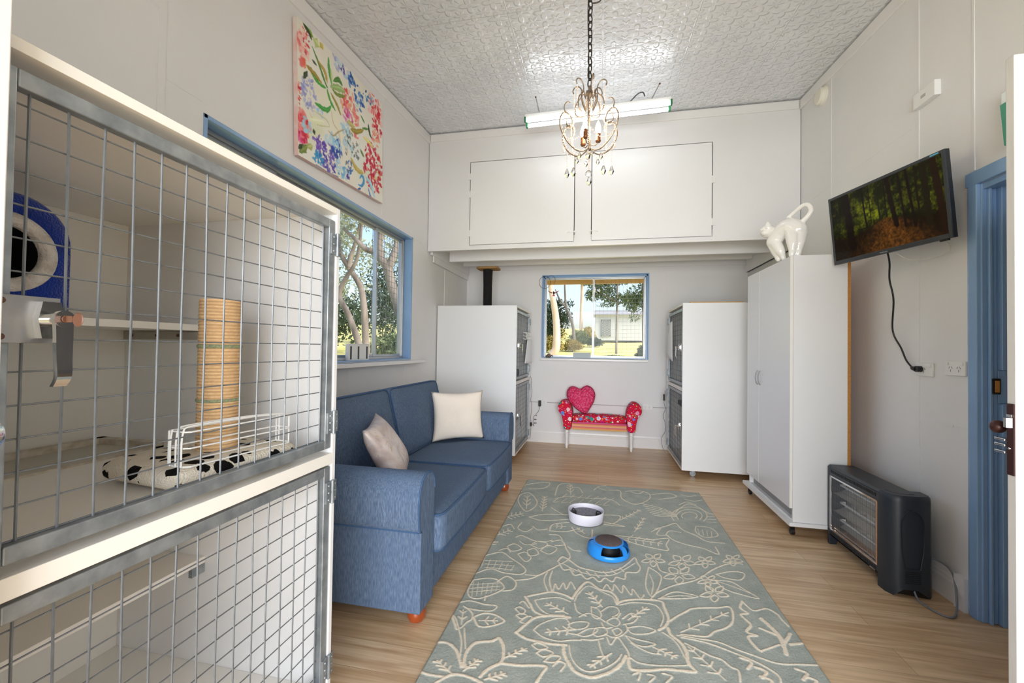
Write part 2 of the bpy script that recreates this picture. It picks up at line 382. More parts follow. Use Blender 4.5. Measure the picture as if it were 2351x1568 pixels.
RUG = [[15,-119,2161,-99,2232,-50,2333,14,2276,71,2264,101,2213,99,2162],[7,-108,2140,-93,2208,-44,2294,33,2251,81,2221,93,2170],[14,-341,2129,-284,2164,-230,2193,-162,2184,-121,2157],[14,-354,2122,-321,2067,-290,2014,-234,1991],[7,-303,2102,-260,2128,-188,2153,-129,2132],[7,-303,2102,-267,2041,-218,2009,-149,2018],[15,-347,1846,-290,1957,-234,1991,-174,2005,-122,2008],[15,-347,1846,-301,1820,-235,1812,-187,1811,-125,1818],[7,-274,1882,-251,1926,-189,1981,-130,1995],[7,-274,1882,-223,1844,-158,1835,-111,1852,-64,1863],[16,-137,1817,-128,1764,-106,1716,-78,1678,-24,1662,21,1682,64,1715,102,1764,120,1810],[7,-113,1823,-101,1759,-72,1709,-28,1690,28,1717,80,1769,104,1817],[16,129,1796,136,1742,200,1748,272,1771,328,1776,384,1784,365,1824,370,1889,358,1943,324,1989,319,2032],[7,137,1803,175,1781,246,1785,319,1801,368,1820,355,1864,346,1917,324,1964,290,1997],[14,100,2168,142,2206,225,2234,315,2239,325,2187,331,2102,308,2042,276,2009],[7,113,2160,177,2195,266,2204,298,2181,310,2111,287,2038],[7,-26,2113,5,2105,23,2058,6,2026,-20,2048,-26,2113],[7,23,2087,59,2132,98,2134,105,2092,74,2056],[7,-80,2020,-38,2058,6,2040,39,2013],[7,-127,1955,-86,1984,-36,1989,-51,1946,-100,1929,-127,1955],[7,-82,1895,-35,1944,6,1953,-10,1918,-50,1890,-82,1895],[7,-14,1917,-2,1958,39,1967,46,1931,6,1903,-14,1917],[7,65,2040,91,2053,106,2022,89,1992,64,1999,48,2015,65,2040],[7,71,1962,96,1980,111,1958,86,1928,71,1962],[7,120,2053,162,2105,190,2083,165,2036,122,2013],[7,137,1990,196,2017,259,2005,224,1972,159,1957,137,1990],[7,46,1906,61,1863,90,1916,115,1875,131,1834,133,1802],[7,10,1880,18,1830,29,1789],[7,126,1937,172,1923,248,1911,199,1883,154,1896,126,1937],[7,147,1894,183,1868,225,1850,262,1853],[7,-107,2124,-90,2061,-46,2035],[7,-4,2110,23,2139],[7,114,2094,95,2047],[7,23,2003,39,1967,72,1981],[7,38,1929,70,1912,110,1933,137,1977,131,2015],[7,-138,1993,-119,1957,-131,1902,-82,1895],[7,-65,1869,-17,1874,30,1897],[8,-40,2238,27,2125],[9,-28,2217,-21,2244],[9,-28,2217,-55,2222],[9,-7,2183,1,2215],[9,-7,2183,-39,2189],[9,12,2150,23,2187],[9,12,2150,-25,2157],[8,-242,2093,-133,2033],[9,-222,2082,-222,2104],[9,-222,2082,-247,2074],[9,-189,2064,-189,2090],[9,-189,2064,-219,2054],[9,-158,2047,-156,2077],[9,-158,2047,-192,2035],[8,-220,1879,-92,1927],[9,-197,1888,-214,1902],[9,-197,1888,-201,1866],[9,-160,1901,-180,1919],[9,-160,1901,-165,1875],[9,-122,1915,-146,1936],[9,-122,1915,-129,1884],[8,-22,1716,63,1813],[9,-7,1732,-32,1725],[9,-7,1732,-3,1716],[9,17,1760,-13,1751],[9,17,1760,22,1740],[9,42,1789,6,1778],[9,42,1789,48,1765],[8,241,2170,145,2052],[9,223,2149,248,2157],[9,223,2149,221,2169],[9,195,2113,225,2123],[9,195,2113,192,2137],[9,167,2079,202,2090],[9,167,2079,163,2106],[8,323,1846,237,1890],[9,308,1853,304,1837],[9,308,1853,330,1861],[9,283,1866,278,1846],[9,283,1866,310,1875],[9,258,1879,252,1855],[9,258,1879,289,1890],[8,-385,2014,-366,2033,-335,2011,-347,1979,-385,2014],[8,-371,1966,-348,1986,-319,1972,-341,1946,-371,1966],[8,-345,1924,-326,1963,-296,1970,-310,1919,-345,1924],[8,-372,2063,-356,2082,-321,2036],[8,-267,1787,-242,1804,-200,1786,-237,1766,-267,1787],[8,-241,1743,-214,1771,-174,1759,-208,1729,-241,1743],[8,-205,1704,-179,1741,-142,1744,-161,1709,-205,1704],[8,-166,1688,-147,1717,-120,1708,-135,1670],[8,-222,2204,-219,2275,-195,2227,-176,2294,-157,2236,-138,2312,-110,2247],[8,33,2281,53,2330,80,2275,92,2339,127,2268,140,2341,173,2262,186,2317,217,2240,238,2278],[8,141,1714,170,1730,159,1690],[8,197,1727,224,1723,200,1690],[8,254,1745,288,1738,262,1700],[11,335,2086,376,2133,426,2181,457,2210,531,2235,584,2247,640,2268,642,2217,617,2141,575,2091,519,2053,478,2012,415,2004,368,1999],[7,623,2219,371,2016],[8,586,2190,613,2190],[8,586,2190,591,2215],[8,527,2142,558,2142],[8,527,2142,531,2171],[8,470,2095,505,2096],[8,470,2095,474,2127],[8,414,2051,454,2052],[8,414,2051,418,2085],[9,351,1991,428,1988,517,1985,582,1954,645,1930,719,1905,804,1918,877,1931],[9,365,1980,468,1968,567,1929,645,1888,694,1840,691,1798],[9,374,1946,413,1921,464,1889,503,1876,528,1841,551,1827,540,1768],[7,385,1926,487,1765],[8,400,1902,412,1926],[8,400,1902,372,1903],[8,424,1863,438,1891],[8,424,1863,393,1864],[8,448,1826,463,1857],[8,448,1826,413,1827],[8,470,1792,487,1824],[8,470,1792,431,1792],[14,581,1905,617,1887,590,1846],[14,623,1863,657,1846,630,1807],[14,627,1815,660,1800,634,1762],[14,779,1889,811,1872,781,1832],[14,797,1854,828,1838,799,1800],[9,266,2240,306,2311,403,2403,510,2471,582,2540,665,2641,780,2733,842,2736],[8,294,2573,346,2503,340,2425,283,2272,258,2334,263,2426,294,2573],[6,276,2287,298,2397,290,2490],[8,308,2258,393,2339,466,2339,507,2324,439,2292,308,2258],[6,319,2267,406,2309,480,2321],[8,634,2513,719,2514,764,2453,811,2379,738,2395,667,2430,634,2513],[6,641,2506,714,2468,782,2422],[8,659,2578,751,2630,818,2625,775,2547,700,2548,659,2578],[8,343,2669,374,2688,395,2661,358,2642,343,2669],[8,329,2655,344,2628,322,2585,308,2619,329,2655],[8,318,2662,297,2627,261,2626,289,2667,318,2662],[8,325,2681,296,2686,296,2732,329,2721,325,2681],[8,340,2685,344,2725,382,2754,372,2705,340,2685],[8,509,2681,546,2703,568,2671,524,2650,509,2681],[8,493,2665,508,2635,480,2586,466,2624,493,2665],[8,481,2673,454,2633,414,2632,449,2678,481,2673],[8,490,2695,457,2700,461,2754,498,2741,490,2695],[8,507,2700,515,2746,560,2779,545,2723,507,2700],[8,467,2521,507,2545,532,2512,484,2490,467,2521],[8,449,2504,466,2474,436,2423,420,2462,449,2504],[8,436,2513,407,2471,363,2470,400,2518,436,2513],[8,445,2536,409,2540,412,2596,453,2583,445,2536],[8,464,2540,473,2588,521,2624,505,2565,464,2540],[8,642,2714,671,2731,687,2706,652,2690,642,2714],[8,629,2701,640,2678,616,2639,607,2669,629,2701],[8,621,2708,598,2676,568,2676,596,2712,621,2708],[8,628,2725,604,2729,609,2770,636,2760,628,2725],[8,642,2728,650,2764,685,2790,671,2746,642,2728],[8,611,2375,647,2394,665,2368,624,2350,611,2375],[8,596,2361,609,2337,580,2296,569,2327,596,2361],[8,585,2368,559,2334,522,2333,556,2371,585,2368],[8,594,2386,564,2389,570,2433,603,2424,594,2386],[8,610,2390,620,2428,662,2456,646,2410,610,2390],[8,813,2777,842,2794,855,2770,821,2753,813,2777],[8,800,2765,808,2741,783,2703,776,2733,800,2765],[8,792,2772,769,2740,739,2740,769,2776,792,2772],[8,800,2788,777,2792,785,2833,810,2823,800,2788],[8,813,2792,823,2827,858,2852,842,2809,813,2792],[8,605,2494,632,2509,646,2488,615,2474,605,2494],[8,593,2483,603,2464,582,2431,573,2456,593,2483],[8,585,2489,565,2462,537,2461,563,2492,585,2489],[8,592,2503,569,2506,574,2541,599,2533,592,2503],[8,604,2506,611,2536,643,2558,631,2522,604,2506],[9,347,2629,357,2546,423,2522],[8,580,2445,595,2395],[14,719,2333,692,2273,713,2233,676,2213,697,2146,662,2086,699,2069,657,2051,665,1990,678,1965],[10,719,2333,747,2263,815,2294,851,2258,854,2223,865,2171],[22,763,2202,784,2139,794,2067,777,1971],[16,729,2127,782,2095],[16,850,2117,800,2044],[16,887,2064,820,2040],[10,678,1965,771,2026],[13,-228,2514,-206,2576,-159,2542,-101,2479,-48,2461],[10,-221,2505,-188,2428,-151,2436,-122,2383,-87,2401,-55,2360,-21,2387,14,2348,44,2393,83,2365,105,2417,149,2408,163,2480,220,2494,245,2551,234,2602,223,2668,186,2602,129,2513,45,2452,-48,2461],[7,-199,2499,-110,2436,-6,2410,96,2444,218,2599],[10,-153,2457,-128,2421],[10,-105,2449,-81,2412],[10,-58,2442,-34,2404],[10,-11,2435,11,2395],[10,35,2464,57,2425],[10,82,2494,103,2456],[10,130,2524,150,2487],[9,-667,2478,-579,2546,-509,2492,-429,2423,-395,2368,-421,2322,-515,2319,-596,2341,-671,2263],[9,-655,2209,-581,2245,-528,2239,-478,2178,-508,2119,-578,2054,-628,2058,-657,2118,-655,2209],[9,-524,2225,-487,2287,-428,2244,-427,2173,-475,2144],[5,-661,2456,-650,2338],[5,-650,2192,-619,2060],[5,-622,2447,-616,2340],[5,-623,2194,-598,2075],[5,-583,2438,-581,2342],[5,-597,2197,-577,2090],[5,-545,2430,-547,2344],[5,-571,2199,-556,2105],[5,-508,2421,-513,2346],[5,-545,2202,-534,2120],[5,-471,2413,-479,2348],[5,-519,2204,-512,2135],[5,-652,2424,-490,2452],[5,-661,2162,-512,2215],[5,-642,2387,-480,2406],[5,-650,2129,-504,2184],[5,-632,2351,-471,2362],[5,-640,2097,-497,2154],[9,-390,2329,-318,2336,-265,2409,-232,2452],[9,-439,2256,-353,2295,-283,2384,-228,2460,-161,2576,-192,2689,-210,2763],[9,-273,2387,-282,2297,-250,2197],[9,-248,2403,-253,2304,-229,2202],[8,-182,2717,-145,2675,-99,2674],[9,-636,1978,-581,1939,-567,1893,-584,1862,-601,1819,-638,1877,-673,1910],[7,-627,1950,-601,1845],[8,-620,1923,-609,1944],[8,-620,1923,-640,1939],[8,-609,1879,-596,1905],[8,-609,1879,-634,1898],[11,-563,1908,-520,1946,-465,1945,-417,1912,-463,1867,-519,1851,-563,1908],[7,-447,1907,-531,1891],[8,-468,1903,-452,1884],[8,-468,1903,-461,1928],[8,-503,1896,-482,1871],[8,-503,1896,-494,1928],[9,-674,1992,-618,2025,-538,2013,-478,2015,-494,1971,-570,1961,-618,1967],[9,-547,2045,-553,2084],[12,-671,1904,-629,1838,-611,1810],[8,-605,1818,-566,1742,-543,1658],[8,-580,1824,-535,1703],[14,-668,1712,-620,1717,-565,1680,-519,1602],[16,-511,1604,-524,1678,-504,1744,-438,1771,-411,1795,-380,1739,-372,1666,-413,1616,-434,1571],[14,-370,1656,-303,1661,-198,1680,-204,1640,-219,1593],[13,-677,1546,-628,1538,-572,1540],[14,-588,1506,-538,1559,-471,1560,-422,1544],[9,-624,1613,-546,1562],[10,-610,1604,-610,1621],[10,-610,1604,-636,1604],[10,-587,1588,-587,1609],[10,-587,1588,-618,1589],[10,-564,1574,-564,1597],[10,-564,1574,-600,1574],[9,-466,1654,-505,1585],[10,-473,1642,-451,1650],[10,-473,1642,-482,1656],[10,-485,1621,-458,1631],[10,-485,1621,-496,1638],[10,-496,1601,-465,1613],[10,-496,1601,-510,1621],[9,-287,1760,-365,1686],[10,-301,1747,-282,1748],[10,-301,1747,-305,1759],[10,-324,1724,-302,1726],[10,-324,1724,-329,1740],[10,-347,1703,-321,1705],[10,-347,1703,-353,1720],[9,-344,1608,-413,1562],[10,-356,1600,-335,1597],[10,-356,1600,-360,1614],[10,-377,1586,-351,1583],[10,-377,1586,-381,1604],[10,-397,1572,-366,1569],[10,-397,1572,-402,1593],[9,-360,3346,-262,3236,-207,3243],[9,-501,3123,-386,3205,-227,3227],[9,-501,3123,-412,3082,-319,3105,-207,3153],[9,-325,2920,-311,3033,-203,3093],[9,-325,2920,-223,2929,-156,2976],[9,-178,3018,-134,2921,-44,2871,-34,3006],[9,42,3293,166,3305,127,3167,47,3121],[9,28,3166,189,3117,47,3114],[9,-657,3575,-587,3641,-498,3479,-487,3355,-533,3225,-588,3289,-648,3441,-657,3575],[9,-655,3648,-693,3765,-595,3898,-445,3948,-477,3794,-603,3736],[9,-359,3627,-354,3905,-274,3980,-225,3884,-166,3873,-128,3747],[9,-2,3941,63,3880,193,3888,199,3699,296,3583,411,3707,445,3854,372,3933,241,3890],[9,458,3857,607,3933,663,3852,506,3753],[9,-34,3855,15,3972,116,4025],[9,288,3887,349,3853,403,3931],[8,-352,3560,-234,3635,-78,3629,106,3644,176,3533],[6,-324,3585,-358,3471,-307,3492],[6,-294,3602,-262,3699],[6,-254,3589,-290,3475,-239,3496],[6,-228,3605,-195,3697],[6,-184,3593,-223,3479,-171,3500],[6,-163,3608,-128,3695],[6,-115,3597,-156,3483,-104,3504],[6,-99,3610,-62,3693],[6,-46,3601,-89,3487,-37,3508],[6,-34,3613,4,3691],[6,22,3605,-22,3491,29,3513],[6,30,3616,69,3689],[6,90,3609,44,3495,95,3517],[6,93,3618,133,3687],[7,-591,3569,-549,3279],[8,-584,3514,-568,3572],[8,-584,3514,-615,3563],[8,-571,3426,-552,3493],[8,-571,3426,-608,3482],[8,-559,3343,-537,3418],[8,-559,3343,-601,3406],[7,-442,3583,-422,3260],[8,-439,3544,-423,3589],[8,-439,3544,-461,3584],[8,-436,3481,-417,3530],[8,-436,3481,-459,3525],[8,-432,3420,-412,3473],[8,-432,3420,-458,3468],[8,-428,3361,-406,3419],[8,-428,3361,-457,3413],[8,-425,3304,-401,3365],[8,-425,3304,-456,3359],[7,-560,3174,-688,3070],[8,-578,3159,-547,3135],[8,-578,3159,-583,3205],[8,-607,3135,-571,3108],[8,-607,3135,-614,3188],[8,-636,3112,-595,3081],[8,-636,3112,-644,3172],[8,-665,3088,-618,3054],[8,-665,3088,-675,3155],[7,329,3470,162,3223],[8,310,3441,331,3443],[8,310,3441,310,3471],[8,277,3394,302,3396],[8,277,3394,277,3427],[8,246,3347,273,3350],[8,246,3347,245,3384],[8,215,3302,245,3305],[8,215,3302,214,3341],[8,185,3258,218,3262],[8,185,3258,184,3300],[7,342,3313,253,3045],[8,329,3274,352,3299],[8,329,3274,324,3305],[8,308,3211,334,3239],[8,308,3211,302,3245],[8,288,3150,317,3181],[8,288,3150,281,3188],[8,268,3091,301,3125],[8,268,3091,260,3132],[7,-254,3931,-229,3684],[8,-249,3885,-232,3950],[8,-249,3885,-278,3934],[8,-242,3810,-221,3887],[8,-242,3810,-276,3868],[8,-234,3739,-210,3826],[8,-234,3739,-274,3804],[7,-590,2870,-668,2762],[8,-604,2851,-572,2846],[8,-604,2851,-613,2887],[8,-627,2819,-589,2813],[8,-627,2819,-639,2862],[8,-650,2787,-605,2781],[8,-650,2787,-665,2837],[7,-649,2683,-676,2598],[8,-656,2661,-630,2674],[8,-656,2661,-669,2690],[8,-667,2626,-635,2642],[8,-667,2626,-683,2661],[7,-295,3005,-217,3018],[8,-276,3008,-286,3036],[8,-276,3008,-284,2978],[8,-243,3013,-257,3049],[8,-243,3013,-254,2974],[7,-139,3011,-85,2933],[8,-125,2991,-122,3018],[8,-125,2991,-147,2991],[8,-103,2959,-99,2993],[8,-103,2959,-130,2959],[7,628,3380,627,3419,643,3462,671,3499,704,3517,732,3511,746,3483,743,3442,724,3399],[7,592,3347,589,3409,615,3481,662,3542,716,3572,762,3562,785,3515,779,3447,748,3378],[7,556,3314,552,3400,586,3500,652,3586,729,3629,794,3614,825,3548,816,3452,771,3357],[8,594,3486,655,3599,731,3700,792,3653,827,3562,879,3500],[8,652,3660,725,3742,787,3693],[8,595,3448,480,3555,350,3614],[8,593,3436,475,3518,363,3567],[8,591,3425,470,3482,375,3521],[8,589,3413,465,3446,387,3477],[8,587,3402,461,3411,399,3433],[8,585,3391,456,3377,411,3391],[9,398,3127,483,3195,557,3263,588,3158,658,3084,711,3007,818,3005],[9,461,3051,497,2974,568,2924,663,2894,737,2833,744,2935],[8,461,3051,496,3120,567,3107],[7,693,3246,790,3238,808,3121,714,3069,672,3147,693,3246],[5,697,3209,687,3106],[6,828,3506,901,3535],[5,725,3197,712,3100],[6,815,3451,885,3472],[5,753,3185,736,3095],[6,802,3398,870,3411],[5,780,3174,761,3089],[6,790,3347,855,3353],[9,113,2952,234,2953,352,2948,467,2992,438,2892,438,2815,360,2822,228,2868,113,2952],[6,416,2900,160,2929],[7,388,2903,388,2866],[7,388,2903,415,2939],[7,342,2909,342,2866],[7,342,2909,372,2949],[7,295,2914,296,2866],[7,295,2914,328,2960],[7,247,2919,250,2866],[7,247,2919,283,2971],[7,199,2925,203,2865],[7,199,2925,238,2981],[8,-530,2767,-499,2803,-415,2753,-341,2744,-290,2784],[8,-496,2720,-451,2678,-384,2707],[8,-417,2686,-378,2749,-314,2724,-352,2650,-417,2686],[8,-348,2626,-311,2699,-249,2675,-286,2592,-348,2626],[8,-427,2607,-386,2642,-353,2577,-405,2541,-427,2607],[8,-293,2756,-237,2797,-208,2737,-264,2710],[8,-475,2547,-434,2581,-390,2521,-415,2470,-475,2547],[8,-449,2967,-402,2916,-341,2947],[8,-562,2625,-523,2674,-466,2623,-515,2574,-562,2625],[8,-596,2567,-556,2601,-524,2560],[8,-318,2862,-255,2863,-225,2800],[8,367,3073,439,3153,399,3036,472,3039],[8,-537,3011,-545,2912,-484,2866,-444,2937],[8,-653,2917,-609,2960,-568,2891],[8,713,3921,768,3888,836,3929],[8,722,3807,790,3780,857,3819]]
PST = [(0.05,(120,150,60),(0.053,1.006),(0.092,0.993),(0.143,0.965)),(0.03,(45,60,35),(0.058,0.992),(0.103,0.974),(0.131,0.936)),(0.07,(190,205,130),(0.149,0.955),(0.202,0.941)),(0.05,(200,180,80),(0.215,0.98),(0.24,0.951)),(0.022,(70,120,45),(0.136,0.888),(0.195,0.809),(0.262,0.701),(0.288,0.678)),(0.035,(175,150,70),(0.189,0.824),(0.257,0.786),(0.282,0.719)),(0.04,(150,130,50),(0.082,0.707),(0.145,0.696),(0.224,0.674)),(0.03,(60,150,50),(0.133,0.678),(0.193,0.653),(0.268,0.665)),(0.03,(70,150,60),(0.297,0.926),(0.303,0.839),(0.328,0.736)),(0.03,(185,205,140),(0.323,0.854),(0.335,0.751)),(0.06,(150,180,110),(0.321,0.711),(0.404,0.757),(0.477,0.774)),(0.04,(70,120,45),(0.349,0.776),(0.405,0.825),(0.448,0.808)),(0.03,(110,130,50),(0.334,0.7),(0.403,0.694),(0.484,0.741)),(0.03,(70,150,50),(0.281,0.664),(0.313,0.594),(0.367,0.546)),(0.03,(150,130,50),(0.32,0.66),(0.388,0.601),(0.43,0.548)),(0.04,(60,150,60),(0.16,0.477),(0.221,0.481),(0.279,0.497),(0.319,0.552)),(0.03,(45,60,35),(0.087,0.664),(0.053,0.593)),(0.02,(45,60,35),(0.135,0.788),(0.176,0.776)),(0.05,(190,180,110),(0.504,0.533),(0.598,0.543)),(0.045,(150,130,50),(0.549,0.493),(0.63,0.516),(0.715,0.58)),(0.02,(70,120,45),(0.698,0.588),(0.786,0.626)),(0.03,(45,60,35),(0.786,0.674),(0.804,0.6),(0.831,0.568)),(0.03,(90,120,50),(0.67,0.378),(0.721,0.334)),(0.05,(190,170,90),(0.547,0.239),(0.626,0.175),(0.71,0.178)),(0.04,(230,220,130),(0.714,0.516),(0.803,0.505),(0.858,0.485)),(0.02,(70,120,45),(0.682,0.694),(0.733,0.655)),(0.012,(170,150,110),(0.29,0.338),(0.343,0.326),(0.4,0.388),(0.473,0.45)),(0.008,(190,170,130),(0.325,0.521),(0.344,0.43),(0.4,0.399)),(0.008,(170,160,140),(0.4,0.388),(0.427,0.308)),(0.01,(190,195,140),(0.106,0.367),(0.176,0.323),(0.303,0.376)),(0.01,(190,195,140),(0.141,0.408),(0.265,0.414),(0.303,0.381)),(0.06,(110,130,60),(0.012,0.027),(0.079,0.108)),(0.05,(170,180,110),(0.079,0.098),(0.126,0.132)),(0.03,(45,60,35),(0.001,0.049),(0.035,0.094)),(0.03,(45,60,35),(0.139,0.263),(0.151,0.231)),(0.05,(235,240,200),(0.105,0.32),(0.239,0.379)),(0.03,(60,140,200),(0.641,0.045),(0.692,0.054),(0.718,0.111),(0.693,0.147),(0.659,0.109)),(0.025,(70,120,190),(0.78,0.066),(0.816,-0.004),(0.872,-0.008)),(0.05,(165,215,235),(0.745,0.158),(0.817,0.117),(0.873,0.017)),(0.02,(50,80,150),(0.632,-0.004),(0.674,0.024)),(0.02,(110,110,150),(0.16,0.004),(0.285,-0.009),(0.395,0.008))]
PBL = [(0.056,0.844,0.051,0.112,40,0.045,((245,195,185),(245,195,185),(250,215,200),(238,120,120))),(0.043,0.715,0.028,0.023,8,0.05,((235,110,80),(238,120,120))),(0.079,0.89,0.034,0.113,12,0.02,((205,45,65),(220,80,110))),(0.013,0.456,0.016,0.082,12,0.025,((205,45,65),(238,120,120))),(0.036,0.233,0.062,0.102,40,0.05,((205,45,65),(238,120,120),(225,60,80),(240,150,140))),(0.024,0.144,0.045,0.046,16,0.05,((225,80,140),(240,130,170),(205,45,65))),(0.081,0.259,0.041,0.057,9,0.04,((170,215,235),)),(0.102,0.515,0.071,0.132,36,0.035,((165,170,220),(150,155,210),(195,200,235))),(0.214,0.433,0.038,0.03,6,0.035,((175,210,235),)),(0.45,0.967,0.105,0.074,24,0.05,((190,215,230),(205,215,235),(165,170,210))),(0.457,0.951,0.022,0.032,6,0.03,((90,80,150),)),(0.57,0.913,0.04,0.078,16,0.04,((40,90,165),(70,120,190))),(0.658,0.838,0.06,0.103,22,0.045,((45,85,165),(90,130,200),(150,190,225))),(0.789,0.923,0.074,0.048,16,0.04,((60,130,195),(110,180,215),(40,80,150))),(0.536,0.694,0.104,0.121,46,0.045,((245,195,185),(238,120,120),(240,160,130),(225,90,90))),(0.52,0.586,0.062,0.066,14,0.04,((205,70,150),(220,130,190))),(0.615,0.62,0.049,0.057,12,0.04,((238,120,120),(240,150,140))),(0.881,0.886,0.119,0.122,30,0.055,((245,195,185),(245,205,210),(238,120,120))),(0.919,0.786,0.08,0.197,36,0.05,((205,45,65),(220,70,70),(238,120,120),(245,195,185))),(0.898,0.603,0.058,0.074,10,0.05,((240,180,150),(238,120,120))),(0.856,0.291,0.138,0.232,80,0.05,((205,45,65),(200,40,80),(220,70,90),(238,120,120),(190,40,60))),(0.913,0.242,0.05,0.049,5,0.03,((215,205,120),)),(0.621,0.472,0.025,0.034,5,0.03,((238,120,120),)),(0.199,0.189,0.063,0.049,20,0.035,((105,75,175),(130,100,200))),(0.287,0.114,0.095,0.123,60,0.035,((95,75,180),(120,95,200),(140,120,190),(70,70,170))),(0.185,0.065,0.05,0.05,12,0.04,((40,130,200),(70,160,215))),(0.384,0.233,0.057,0.094,26,0.045,((45,80,165),(60,90,180))),(0.37,0.289,0.064,0.063,12,0.04,((165,210,235),)),(0.439,0.091,0.075,0.075,20,0.045,((150,205,230),(110,170,215),(185,220,235))),(0.488,0.47,0.046,0.087,14,0.05,((190,220,235),(170,210,235))),(0.289,0.277,0.04,0.041,8,0.045,((200,225,235),)),(0.517,0.322,0.062,0.065,10,0.05,((185,215,230),)),(0.548,0.349,0.097,0.122,22,0.03,((150,150,145),(110,115,105),(180,185,180))),(0.619,0.285,0.041,0.023,6,0.03,((120,125,125),)),(0.53,0.143,0.047,0.067,12,0.03,((60,110,190),(110,110,110))),(0.498,0.052,0.031,0.022,5,0.03,((100,70,160),)),(0.692,0.042,0.017,0.017,3,0.02,((60,60,130),)),(0.649,0.719,0.033,0.068,6,0.035,((200,225,215),))]
# ------------------------------------------------------------------ room shell
TH = .11
mb = MB(); mb.box((WX0-TH, WY0-1.6, -.12), (2.9, WY1+TH, 0)); struct(mb.build('floor', m_floor, smooth=False), 'oak-look plank floor running across the room', 'floor')
mb = MB(); y0, y1 = WY0-TH, WY1+TH
for _ in (0,): mb.hexa([(WX0-TH,y0,ceil_z(y0)),(WX1+TH,y0,ceil_z(y0)),(WX1+TH,y1,ceil_z(y1)),(WX0-TH,y1,ceil_z(y1)),(WX0-TH,y0,ceil_z(y0)+.1),(WX1+TH,y0,ceil_z(y0)+.1),(WX1+TH,y1,ceil_z(y1)+.1),(WX0-TH,y1,ceil_z(y1)+.1)])
struct(mb.build('ceiling', m_ceil, smooth=False), 'white pressed tin ceiling stamped with flowers', 'ceiling')
def side_wall(x0, x1, hy0, hy1, hz0, hz1):
    """wall along Y between x0 and x1 with one rectangular opening and a top that follows the ceiling"""
    mb = MB()
    def blk(a, b, z0, z1=None):
        t = (lambda y: ceil_z(y)) if z1 is None else (lambda y: z1)
        mb.hexa([(x0,a,z0),(x1,a,z0),(x1,b,z0),(x0,b,z0),(x0,a,t(a)),(x1,a,t(a)),(x1,b,t(b)),(x0,b,t(b))])
    blk(WY0, hy0, 0); blk(hy1, WY1, 0); blk(hy0, hy1, hz1)
    if hz0 > 0: blk(hy0, hy1, 0, hz0)
    return mb
# left wall with the long window, thin cover battens over the sheet joints
L1 = (1.635, 3.925, 1.145, 2.372)
mb = side_wall(WX0-TH, WX0, *L1)
for yb, w, z0, z1 in ((1.436,.032,0,3.29),(2.535,.02,2.4,2.60),(3.31,.016,2.40,3.43),(4.83,.016,0,2.21),(2.86,.014,0,1.11),(3.807,.014,0,1.11)):
    mb.box((WX0, yb-w/2, z0), (WX0+.004, yb+w/2, z1))
for ya, yb, z in ((WY0,1.42,2.705),(1.45,1.63,2.42),(3.93,4.6,2.375)):
    mb.box((WX0, ya, z-.002), (WX0+.0015, yb, z+.002))
struct(mb.build('wall_left', m_wall, smooth=False), 'white sheeted wall with the long blue-framed window', 'wall')
# right wall with the blue doorway
R1 = (1.32, 2.44, 0, 2.10)
mb = side_wall(WX1, WX1+TH, *R1)
for yb, w in ((3.778,.008),(2.84,.011),(2.474,.013)):
    mb.box((WX1-.003, yb-w/2, .14 if yb > 2.5 else 2.18), (WX1, yb+w/2, ceil_z(yb)-.1))
for ya, yb, z in ((2.9,4.28,2.607),(2.5,2.84,.905)): mb.box((WX1-.0012, ya, z-.0015), (WX1, yb, z+.0015))
mb.box((WX1-.004, 2.60, .895), (WX1, 2.70, .908))
struct(mb.build('wall_right', m_wall, smooth=False), 'white sheeted wall with the television and blue doorway', 'wall')
# back wall with the small window
B1 = (-.764, .612, 1.15, 2.264)
mb = MB()
mb.box((WX0-TH, WY1, 0), (B1[0], WY1+TH, ceil_z(WY1))); mb.box((B1[1], WY1, 0), (WX1+TH, WY1+TH, ceil_z(WY1)))
mb.box((B1[0], WY1, 0), (B1[1], WY1+TH, B1[2])); mb.box((B1[0], WY1, B1[3]), (B1[1], WY1+TH, ceil_z(WY1)))
for xb in (-.93, -.203, -.088, .84):
    z0, z1 = (.15, 1.1) if -.5 < xb < .5 else (.15, 2.36)
    mb.box((xb-.006, WY1-.003, z0), (xb+.006, WY1, z1))
mb.box((WX0, WY1-.012, 2.36), (WX1, WY1, 2.425))
mb.box((.61, WY1-.0012, 1.15-.0015), (WX1, WY1, 1.15+.0015))
struct(mb.build('wall_back', m_wall, smooth=False), 'white sheeted wall with the square blue-framed window', 'wall')
# front wall behind the camera with its doorway widened to admit the fill lamp, and the passage beyond the right doorway
mb = MB()
mb.box((WX0-TH, WY0-TH, 0), (-.90, WY0, ceil_z(WY0))); mb.box((1.66, WY0-TH, 0), (WX1+TH, WY0, ceil_z(WY0))); mb.box((-.90, WY0-TH, 2.35), (1.66, WY0, ceil_z(WY0)))
struct(mb.build('wall_front', m_wall, smooth=False), 'white wall behind the viewer with a doorway widened for the added fill lamp', 'wall')
mb = MB(); mb.box((2.8, .9, 0), (2.88, 2.9, 2.4)); mb.box((WX1+TH, 2.82, 0), (2.8, 2.9, 2.4)); mb.box((WX1+TH, .9, 0), (2.8, .98, 2.4)); mb.box((WX1+TH,.9,2.4),(2.88,2.9,2.46))
struct(mb.build('wall_passage', m_wall, smooth=False), 'white passage walls beyond the blue doorway', 'wall')
